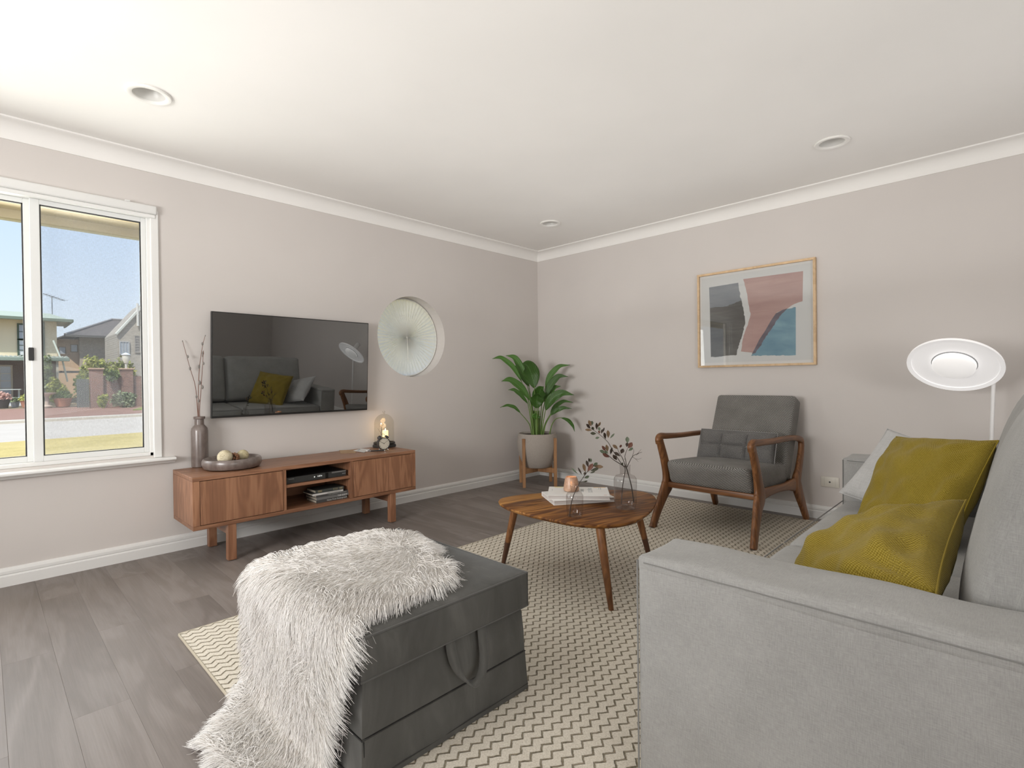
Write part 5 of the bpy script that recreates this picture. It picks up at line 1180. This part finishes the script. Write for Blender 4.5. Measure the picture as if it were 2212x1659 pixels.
sprig_vase('leafy brown sprig leaning out of the small vase beside the candle', 'small clear glass bottle vase at the front of the coffee table', (-2.290, -2.237), gl_prof(.035, .041, .147, .0185, .108),
    [(.0024, (205, 1545, 0), (225, 1400, 0), (262, 1265, 0), (340, 1100, 0), (430, 965, 0), (490, 900, 0), (560, 830, 0)), (.0012, (410, 1010, 0), (440, 990, 0), (470, 975, 0)), (.0010, (395, 1060, 0), (440, 1050, 0), (470, 1058, 0)), (.001, (445, 940, 0), (425, 890, 0), (405, 885, 0)), (.001, (505, 885, 0), (560, 905, -.01), (620, 880, -.01))],
    [((437, 920), (398, 800), 48, 'brown', -.005), ((480, 852), (452, 762), 42, 'dark', 0), ((465, 908), (542, 790), 62, 'red', -.01), ((550, 850), (618, 798), 58, 'green', .01), ((560, 842), (690, 852), 52, 'brown', 0), ((510, 900), (622, 865), 42, 'moss', -.012), ((500, 795), (488, 724), 26, 'dark', .012), ((525, 790), (514, 730), 34, 'green', .01), ((395, 970), (340, 868), 26, 'dark', .02), ((340, 965), (250, 880), 22, 'green', .03), ((425, 1012), (497, 985), 38, 'green', 0), ((410, 1068), (468, 1055), 20, 'moss', 0), ((500, 935), (570, 905), 26, 'moss', -.01)],
    (280, 1545), .00033, [(430, 945, 20)])
sprig_vase('taller branching sprig with brown leaves in the larger glass vase', 'large clear glass bottle vase at the right of the coffee table', (-1.998, -2.330), gl_prof(.0485, .0567, .217, .0245, .158),
    [(.0024, (972, 1395, 0), (985, 1200, 0), (1005, 1050, 0), (1030, 880, 0), (975, 800, 0), (850, 600, .0), (780, 480, .0), (660, 370, .0), (540, 282, .0)), (.003, (1165, 1380, .02), (1125, 1130, .01), (1058, 890, 0), (1035, 848, 0), (1000, 830, 0), (860, 740, -.02), (740, 640, -.03), (650, 602, -.04)), (.002, (1050, 880, 0), (1045, 780, 0), (1030, 690, 0), (1062, 600, 0), (1080, 555, 0)), (.002, (1050, 870, .01), (1010, 740, .02), (960, 645, .03), (945, 600, .03)),
     (.002, (1060, 860, .005), (1150, 715, .02), (1230, 675, .03), (1300, 650, .03)), (.0011, (1150, 715, .02), (1190, 740, .01), (1225, 778, .0)), (.0011, (1150, 715, .02), (1180, 625, .03), (1162, 582, .04)), (.0009, (1232, 674, .03), (1262, 640, .03), (1292, 606, .03)), (.0009, (1190, 740, .01), (1240, 745, .01), (1280, 728, .01)), (.0009, (1205, 690, .02), (1240, 668, .02), (1262, 640, .0)), (.001, (1035, 735, 0), (1012, 738, 0))],
    [((545, 252), (502, 166), 54, 'brown', 0), ((562, 242), (560, 178), 42, 'green', .01), ((535, 285), (460, 216), 46, 'dark', 0), ((552, 305), (452, 298), 38, 'brown', -.01), ((612, 357), (523, 352), 44, 'moss', -.01), ((658, 410), (598, 425), 34, 'green', -.01), ((625, 302), (612, 198), 42, 'dark', 0), ((645, 266), (682, 193), 34, 'brown', .01), ((667, 322), (655, 262), 38, 'green', 0), ((690, 360), (712, 298), 32, 'dark', 0), ((662, 362), (658, 318), 34, 'red', 0), ((720, 342), (742, 278), 22, 'dark', .01), ((748, 436), (712, 338), 48, 'dark', -.01), ((790, 424), (790, 314), 54, 'brown', 0), ((822, 434), (886, 362), 26, 'green', .01), ((590, 305), (545, 262), 40, 'moss', .01),
     ((735, 602), (678, 524), 44, 'red', -.03), ((765, 615), (745, 512), 50, 'brown', -.025), ((735, 628), (638, 592), 48, 'green', -.035), ((792, 697), (690, 640), 50, 'red', -.02), ((770, 640), (725, 600), 36, 'green', -.03), ((820, 665), (846, 567), 38, 'dark', 0), ((907, 744), (846, 662), 50, 'dark', -.01), ((965, 693), (880, 638), 42, 'dark', 0), ((948, 602), (874, 538), 48, 'brown', .03), ((985, 664), (1018, 588), 58, 'dark', .02), ((980, 582), (986, 528), 36, 'red', .03), ((1070, 505), (1070, 412), 56, 'green', 0), ((1080, 575), (1128, 486), 66, 'red', -.005), ((1062, 562), (1075, 500), 46, 'dark', .005), ((1082, 616), (1148, 572), 38, 'green', 0), ((995, 830), (985, 780), 24, 'moss', .0)],
    (1030, 1440), .0003436)

# ------------------------------------------------------------------ ottoman
OX0, OX1, OY0, OY1 = -3.605, -2.993, -2.582, -1.825
def ottoman():
    cx, cy = (OX0 + OX1) / 2, (OY0 + OY1) / 2; hx, hy = (OX1 - OX0) / 2, (OY1 - OY0) / 2
    t = thing('ottoman', 'dark grey velvet storage ottoman with a strap handle on the rug', 'ottoman', (cx, cy, RZ - .001))
    b = .012
    # box body: upper band and lower flared skirt
    def band(name, levels):
        bm = BM(); prev = None; N_ = 14
        for fl, z, wob in levels:
            L_ = []
            for (ax, ay, bx, by) in ((-1, -1, 1, -1), (1, -1, 1, 1), (1, 1, -1, 1), (-1, 1, -1, -1)):
                for i in range(N_):
                    u_ = i / N_; x, y = ax + (bx - ax) * u_, ay + (by - ay) * u_
                    ww = wob * (noise.noise(Vector((x * 2.3, y * 2.3, z * 4))) + .5 * sin(u_ * pi) * .0)
                    px, py = x * (hx - b + fl + ww), y * (hy - b + fl + ww)
                    L_.append(bm.verts.new((px, py, z)))
            if prev:
                for i in range(len(L_)): j = (i + 1) % len(L_); bm.faces.new((prev[i], prev[j], L_[j], L_[i]))
            else: bm.faces.new(L_[::-1])
            prev = L_
        bm.faces.new(prev); return obj(name, bm, VELVET, t, True, angle=50)
    band('upper_panel', [(-.004, .126, 0), (.002, .130, .001), (.001, .19, .004), (-.004, .255, .002), (-.008, .275, 0)])
    band('skirt', [(.006, .0, .002), (.009, .004, .003), (.006, .05, .006), (.004, .11, .004), (.003, .124, .001), (-.004, .127, 0)])
    for z, o_ in ((.126, .0035), (.018, .0085)):
        bm = BM(); pts = []; e_ = hx - b + o_, hy - b + o_
        cs = [(-1, -1), (1, -1), (1, 1), (-1, 1), (-1, -1)]
        for (ax, ay), (bx, by) in zip(cs, cs[1:]): pts += [Vector(((ax + (bx - ax) * i / 8) * e_[0], (ay + (by - ay) * i / 8) * e_[1], z)) for i in range(8)]
        tube(bm, pts + [pts[0]], .0016, 5, False); obj('seam', bm, VELSEAM, t, True)
    lid = BM(); softbox(lid, (0, 0, .328), (2 * hx, 2 * hy, .116), .010, (.003, .003, .003, .003, 0, .010), (14, 14, 4), .0022, 5, 3); lo = obj('lid', lid, VELVET, t, True, angle=80)
    PIP = mat('velvet_piping', (.085, .084, .080), .8, Sheen_Weight=.3)
    for z in (.384, .276):
        bm = BM(); pts = []
        cs = [(-1, -1), (1, -1), (1, 1), (-1, 1), (-1, -1)]
        for (ax, ay), (bx, by) in zip(cs, cs[1:]): pts += [Vector(((ax + (bx - ax) * i / 12) * (hx - .002), (ay + (by - ay) * i / 12) * (hy - .002), z)) for i in range(12)]
        tube(bm, pts + [pts[0]], .0036, 6, False); obj('piping', bm, PIP, lo, True)
    for ax, ay in ((-1, -1), (1, -1), (1, 1), (-1, 1)):
        bm = BM(); tube(bm, [(ax * (hx - .002), ay * (hy - .002), .276), (ax * (hx - .002), ay * (hy - .002), .384)], .0024, 6); obj('corner_seam', bm, VELSEAM, lo, True)
    bm = BM(); box(bm, -hx + b + .0, -hx + b + .0024, -hy + b - .0058, -hy + b - .003, .004, .123); obj('skirt_slit', bm, mat('slit_dark', (.01, .01, .01), .9), t)
    # strap handle hanging on the near (-y) face
    yb = -hy + b - .004; V, Fc = [], []; N_ = 18
    x0, x1, zt, dep = -.022, .098, .276, .128
    for i in range(N_ + 1):
        a = pi * i / N_; x = (x0 + x1) / 2 - (x1 - x0) / 2 * cos(a); z = zt - dep * sin(a) ** .8; y = yb - .006 - .034 * sin(a)
        for s in (-1, 1): V.append((x + s * .016 * (abs(cos(a)) ), y - (0.014 * sin(a) if s > 0 else -.004 * sin(a)), z + s * .013 * sin(a) * (-.6)))
    for i in range(N_): Fc.append((2 * i, 2 * i + 1, 2 * i + 3, 2 * i + 2))
    o = pyobj('strap_handle', V, Fc, VELVET, t, True); md = o.modifiers.new('thickness', 'SOLIDIFY'); md.thickness = .0035; md.offset = 0
ottoman()

# ------------------------------------------------------------------ long haired throw over the ottoman
def throw():
    Zt = .409
    rows = [  # (left/far edge, right/near edge) down the length
        [(-3.035, -1.985, Zt), (-3.15, -2.33, Zt)],
        [(-3.09, -1.865, Zt + .004), (-3.21, -2.44, Zt + .004)],
        [(-3.20, -1.850, Zt + .008), (-3.33, -2.49, Zt + .008)],
        [(-3.34, -1.850, Zt + .008), (-3.46, -2.49, Zt + .008)],
        [(-3.48, -1.855, Zt + .006), (-3.54, -2.50, Zt + .006)],
        [(-3.575, -1.865, Zt), (-3.595, -2.520, Zt)],
        [(-3.625, -1.880, .365), (-3.625, -2.545, .375)],
        [(-3.634, -1.885, .28), (-3.634, -2.525, .29)],
        [(-3.634, -1.890, .18), (-3.634, -2.470, .18)],
        [(-3.640, -1.915, .095), (-3.634, -2.445, .095)],
        [(-3.665, -1.955, .050), (-3.640, -2.440, .045)],
        [(-3.715, -2.020, .032), (-3.680, -2.440, .030)],
        [(-3.775, -2.080, .028), (-3.735, -2.435, .028)],
        [(-3.820, -2.125, .026), (-3.785, -2.40, .026)]]
    A = crom([r[0] for r in rows], 6); B = crom([r[1] for r in rows], 6); n_ = len(A) - 1; m_ = 26
    def pt(s, t):
        i = min(int(s * n_), n_ - 1); f = s * n_ - i; a = A[i].lerp(A[i + 1], f); b = B[i].lerp(B[i + 1], f)
        p = a.lerp(b, t); p.z = max(p.z, .024); return p
    def nrm(s, t):
        d = .004; u_ = pt(min(1, s + d), t) - pt(max(0, s - d), t); v = pt(s, min(1, t + d)) - pt(s, max(0, t - d)); n0 = v.cross(u_)
        if n0.length < 1e-9: return Vector((0, 0, 1)), u_.normalized(), v.normalized()
        n0.normalize()
        if n0.z < -.2 or (abs(n0.z) < .2 and n0.x > 0): n0 = -n0
        return n0, u_.normalized(), v.normalized()
    th = thing('fur_throw', 'long haired white fur throw draped over the dark grey ottoman', 'throw', (0, 0, 0))
    V, Fc = [], []
    for i in range(n_ + 1):
        for j in range(m_ + 1): V.append(pt(i / n_, j / m_))
    for i in range(n_):
        for j in range(m_): a = i * (m_ + 1) + j; Fc.append((a, a + 1, a + m_ + 2, a + m_ + 1))
    o = pyobj('hide', V, Fc, mat('hide_back', (.50, .48, .455), .95), th, True); md = o.modifiers.new('thickness', 'SOLIDIFY'); md.thickness = .006; md.offset = 0
    rnd = random.Random(11); N_ = 34000; K = 6
    pos, rad = [], []
    cp = None
    for q in range(N_):
        s = rnd.random(); t = rnd.random()
        edge = rnd.random()
        if edge < .10: t = rnd.choice((0.0, 1.0)) + 0; t = min(1, max(0, t + rnd.uniform(-.02, .02)))
        elif edge < .145: s = 1 - rnd.random() * .02
        elif edge < .18: s = rnd.random() * .02
        p = pt(s, t); n0, du, dv = nrm(s, t)
        # lie of the hair: down the length, out towards the edges, swirling in tufts
        ou = 2 * t - 1; c1 = noise.noise(p * 9 + Vector((3, 1, 7))); c2 = noise.noise(p * 9 + Vector((13, 5, 2))); c3 = noise.noise(p * 30)
        flow = du * (.55 if s > .12 else -.9 + s * 12) + dv * (ou * abs(ou) * 1.5) + (du * c2 + dv * c1) * .95 + Vector((rnd.gauss(0, .20), rnd.gauss(0, .20), rnd.gauss(0, .12)))
        flow.normalize(); L_ = rnd.uniform(.045, .078) * (1 + .25 * c3); lift = rnd.uniform(.28, .62) + .25 * c1
        d = (flow + n0 * lift).normalized(); drp = -n0 * .55 + Vector((0, 0, -.28)); r0 = rnd.uniform(.00055, .0011)
        for k_ in range(K):
            u_ = k_ / (K - 1); v = p + d * L_ * u_ + drp * L_ * u_ * u_ * .75 + flow * (c3 * .18) * L_ * u_ * u_
            inside = OX0 - .012 < v.x < OX1 and OY0 < v.y < OY1
            if inside and v.x > OX0 + .0: v.z = max(v.z, Zt - .007)
            v.z = max(v.z, .014 if not inside else .014)
            if v.z < .40 and OX0 - .006 < v.x < OX0 + .12 and OY0 < v.y < OY1: v.x = OX0 - .008
            pos += (v.x, v.y, v.z); rad.append(r0 * (1 - .8 * u_ ** 1.6))
    hc = bpy.data.hair_curves.new('fur'); hc.add_curves([K] * N_)
    hc.attributes['position'].data.foreach_set('vector', pos)
    ra = hc.attributes.get('radius') or hc.attributes.new('radius', 'FLOAT', 'POINT'); ra.data.foreach_set('value', rad)
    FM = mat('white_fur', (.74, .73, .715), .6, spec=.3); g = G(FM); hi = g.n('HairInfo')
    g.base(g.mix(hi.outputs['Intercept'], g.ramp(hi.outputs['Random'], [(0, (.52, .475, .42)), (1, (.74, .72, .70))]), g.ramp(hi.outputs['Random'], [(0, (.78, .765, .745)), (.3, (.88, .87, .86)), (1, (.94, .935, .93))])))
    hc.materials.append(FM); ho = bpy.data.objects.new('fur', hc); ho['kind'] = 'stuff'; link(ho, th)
throw()

# ------------------------------------------------------------------ sofa (facing +y)
def sofa():
    X0, X1, YF, YR, HA = -3.127, -.86, -3.070, -4.03, .600
    t = thing('sofa', 'light grey linen three seat sofa with wide square arms in the foreground', 'sofa', ((X0 + X1) / 2, YF, 0))
    ox, oy = (X0 + X1) / 2, YF; aw = .192
    def wrinkle(q):      # puffed, slightly tufted arm top
        return q
    for k_, (a, b) in enumerate(((X0, X0 + aw), (X1 - aw, X1))):
        bm = BM(); softbox(bm, ((a + b) / 2 - ox, (YF + YR) / 2 - oy, (HA - .012 + .045) / 2), (aw, YF - YR, HA - .012 - .045), .014, (.004, .004, .0, .004, 0, .0), (6, 26, 14), .0028, 3.2, k_ * 5); arm = obj('arm', bm, SOFA, t, True, uv=True, angle=80)
        def tuft(q, a=a, k_=k_):
            if q.z > 0: q.z += .006 * sin(q.y * 21 + 1.3) * max(0, 1 - (q.x / (aw * .5)) ** 2) + .004 * noise.noise(Vector((q.x * 12, q.y * 6, 3 + k_)))
            q.x += .0035 * sin(q.y * 21 + .6) * (1 if q.x > 0 else 0) * max(0, q.z) / .03
            return q
        bm = BM(); softbox(bm, ((a + b) / 2 - ox, (YF + YR) / 2 - oy, HA - .022), (aw + .002, YF - YR + .002, .046), .015, (.001, .001, .003, .003, 0, .010), (10, 44, 4), sag=tuft); obj('arm_pad', bm, SOFA, arm, True, uv=True, angle=80)
        xs = a - .001 if k_ == 0 else a - .001
        bm = BM(); pts = [Vector((xs - ox - .001, YF - oy - .02 - (YF - YR - .04) * i / 40, HA - .016 + .0012 * noise.noise(Vector((i * .35, 0, k_))))) for i in range(41)]; tube(bm, pts, .0016, 6); obj('seam', bm, SOFA_DK, arm, True)
        bm = BM(); tube(bm, [(xs - ox + .004, .0 - .0, HA - .014), (xs - ox + .004, .0015, .06)], .0022, 6); obj('seam', bm, SOFA_DK, arm, True)
        if k_ == 1:
            bm = BM(); tube(bm, [(a - ox + .006, .0018, HA - .018), (b - ox - .006, .0018, HA - .018)], .002, 6); obj('seam', bm, SOFA_DK, arm, True)
    s0, s1 = X0 + aw, X1 - aw; smid = -2.03 - ox
    bm = BM(); softbox(bm, ((s0 + s1) / 2 - ox, (YF - .012 + YR) / 2 - oy, .135), (s1 - s0, YF - YR - .03, .18), .012, n=(14, 8, 4)); obj('base', bm, SOFA, t, True, uv=True, angle=80)
    for k_, (a, b) in enumerate(((s0 - ox, smid), (smid, s1 - ox))):
        bm = BM(); softbox(bm, ((a + b) / 2, -.335, .302), (b - a - .004, .650, .150), .030, (.0, .0, .0, .010, 0, .012), (16, 12, 4), .003, 5, k_ * 3); sc_ = obj('seat_cushion', bm, SOFA, t, True, uv=True, angle=80)
        bm = BM(); tube(bm, [(a + .012, -.003, .372), (b - .012, -.003, .372)], .0026, 6); obj('piping', bm, SOFA_DK, sc_, True)
    bm = BM(); softbox(bm, ((s0 + s1) / 2 - ox, -.885, .36), (s1 - s0, .15, .66), .03, (0, 0, .01, .0, 0, .01), (16, 4, 10), .003, 4); obj('back_frame', bm, SOFA, t, True, uv=True, angle=80)
    R = Matrix.Rotation(radians(12.5), 3, 'X')
    for k_, (a, b) in enumerate(((s0 - ox + .004, smid), (smid, s1 - ox - .004))):
        bm = BM(); softbox(bm, ((a + b) / 2, -.752, .668), (b - a - .010, .165, .585), .034, (.004, .004, .02, .075, 0, .012), (22, 4, 16), .005, 5, 9 + k_, rot=R, bpow=.32); bc = obj('back_cushion', bm, SOFA, t, True, uv=True, angle=80)
        for sx in (a + .007, b - .007):
            pts = [Vector(((a + b) / 2, -.752, .668)) + R @ Vector((sx - (a + b) / 2 + (-.005 if sx < (a + b) / 2 else .005), .055, z)) for z in [-.275 + .55 * i / 12 for i in range(13)]]
            bm = BM(); tube(bm, pts, .0038, 6); obj('piping', bm, SOFA_DK if False else SOFA, bc, True)
            bm = BM(); tube(bm, [p + Vector((0, -.0055, 0)) for p in pts], .0018, 6); obj('seam', bm, SOFA_DK, bc, True)
    for x in (X0 + .1, X1 - .1):
        for y in (-.08, YR - YF + .08):
            bm = BM(); lathe(bm, [(0, 0), (.022, 0), (.026, .046), (0, .046)], 14, (x - ox, y, 0 if y < -.6 else RZ - .001)); obj('foot', bm, BLACK, t, True)
sofa()
def cushion(lab, c, nrm_, up, size, th, m, seed, wr=.012, pw=.5, pinch=.07):
    t = thing('cushion', lab, 'cushion', c); n0 = Vector(nrm_).normalized(); u_ = Vector(up); u_ = (u_ - n0 * u_.dot(n0)).normalized(); x = u_.cross(n0)
    M_ = Matrix(((x.x, n0.x, u_.x), (x.y, n0.y, u_.y), (x.z, n0.z, u_.z)))
    bm = BM(); pillow(bm, size[0], size[1], th, 34, pinch, wr, seed, pw); o = obj('cover', bm, m, t, True, uv=True, angle=85)
    o.rotation_mode = 'QUATERNION'; o.rotation_quaternion = M_.to_quaternion()
    bm = BM(); w_, h_ = size; pts = []
    for i in range(81):
        f = i / 20; k_ = int(f) % 4; g_ = -1 + 2 * (f - int(f)); a, b = ((g_, -1), (1, g_), (-g_, 1), (-1, -g_))[k_]
        pts.append((a * w_ / 2 * (1 - pinch * (1 - b * b) * a * a), 0, b * h_ / 2 * (1 - pinch * (1 - a * a) * b * b)))
    tube(bm, pts, .0022, 5, False); p = obj('edge_seam', bm, m, t, True); p.rotation_mode = 'QUATERNION'; p.rotation_quaternion = o.rotation_quaternion
    return t
cushion('near mustard cushion slumped on the sofa seat behind the foreground arm', (-2.645, -3.450, .522), (-.19, .59, .79), (.96, -.05, .27), (.45, .45), .19, MUSTARD, 3, .034, .42, .05)
cushion('far mustard cushion leaning on the sofa back in front of the grey one', (-1.57, -3.449, .570), (-.631, .592, .501), (.423, -.278, .862), (.46, .46), .20, MUSTARD, 8, .030, .42, .05)
cushion('pale grey cushion leaning on the far sofa arm behind the mustard one', (-1.235, -3.375, .560), (-.76, .12, .64), (.2, -.3, .9), (.42, .42), .15, CUSHG, 5, .008)

# ------------------------------------------------------------------ floor lamp
def lamp():
    t = thing('floor_lamp', 'white floor lamp with a tilted disc shade behind the far sofa arm', 'floor lamp', (-.30, -3.615, 0))
    LW = mat('lamp_white', (.84, .835, .83), .35); LI = emit('lamp_diffuser', (.95, .94, .93), .42)
    bm = BM(); lathe(bm, [(0, .0), (.130, .0), (.135, .004), (.135, .018), (.128, .024), (.02, .026), (0, .026)], 40); obj('base', bm, LW, t, True)
    c = Vector((-.12, .136, 1.082))          # disc centre, local
    toc = Vector((-4.244 + .42, -3.742 + 3.479, -.05)).normalized()
    n0 = (toc * .57 + (R_ * -.22 + U_ * -.97) * .82).normalized()      # lower face looks this way
    top = c - n0 * .055
    pole = crom([(0, 0, .02), (0, -.01, .5), (0, -.022, .90), (-.002, -.026, 1.04), (-.010, -.008, 1.115), (-.04, .03, 1.150), (-.075, .07, 1.155), (top.x, top.y, top.z + .012)], 6)
    bm = BM(); tube(bm, pole, .0095, 14); obj('pole', bm, LW, t, True)
    q = n0.to_track_quat('-Z', 'Y').to_matrix()
    def place(bm):
        for v in bm.verts: v.co = q @ v.co + c
    r = .213
    bm = BM(); lathe(bm, [(.102, .012), (.115, .010), (r * .90, .004), (r * .905, -.001), (r, -.006), (r * 1.003, -.002), (r * .99, .010), (r * .8, .022), (.11, .036), (.06, .046), (0, .048)], 64); place(bm); obj('shade', bm, emit('glowing_white_shade', (.86, .85, .85), .40), t, True)  # emission added so the shade's underside looks bright
    bm = BM(); lathe(bm, [(.105, .014), (.104, .034), (0, .036)], 48); place(bm); obj('shade_recess', bm, mat('lamp_recess', (.42, .42, .42), .6), t, True)
    bm = BM(); R0 = .098; lathe(bm, [(R0, .006), (R0 * .985, -.006)] + [(R0 * cos(a), -.006 - .034 * sin(a)) for a in [radians(x) for x in range(10, 91, 10)]], 48); place(bm); obj('diffuser', bm, LI, t, True)
    bm = BM(); lathe(bm, [(0, .190), (.022, .187), (.032, .176), (.033, .045), (0, .045)], 24); place(bm); obj('socket_knob', bm, LW, t, True)
lamp()
print('objects', len(bpy.data.objects), 'planks', k0)
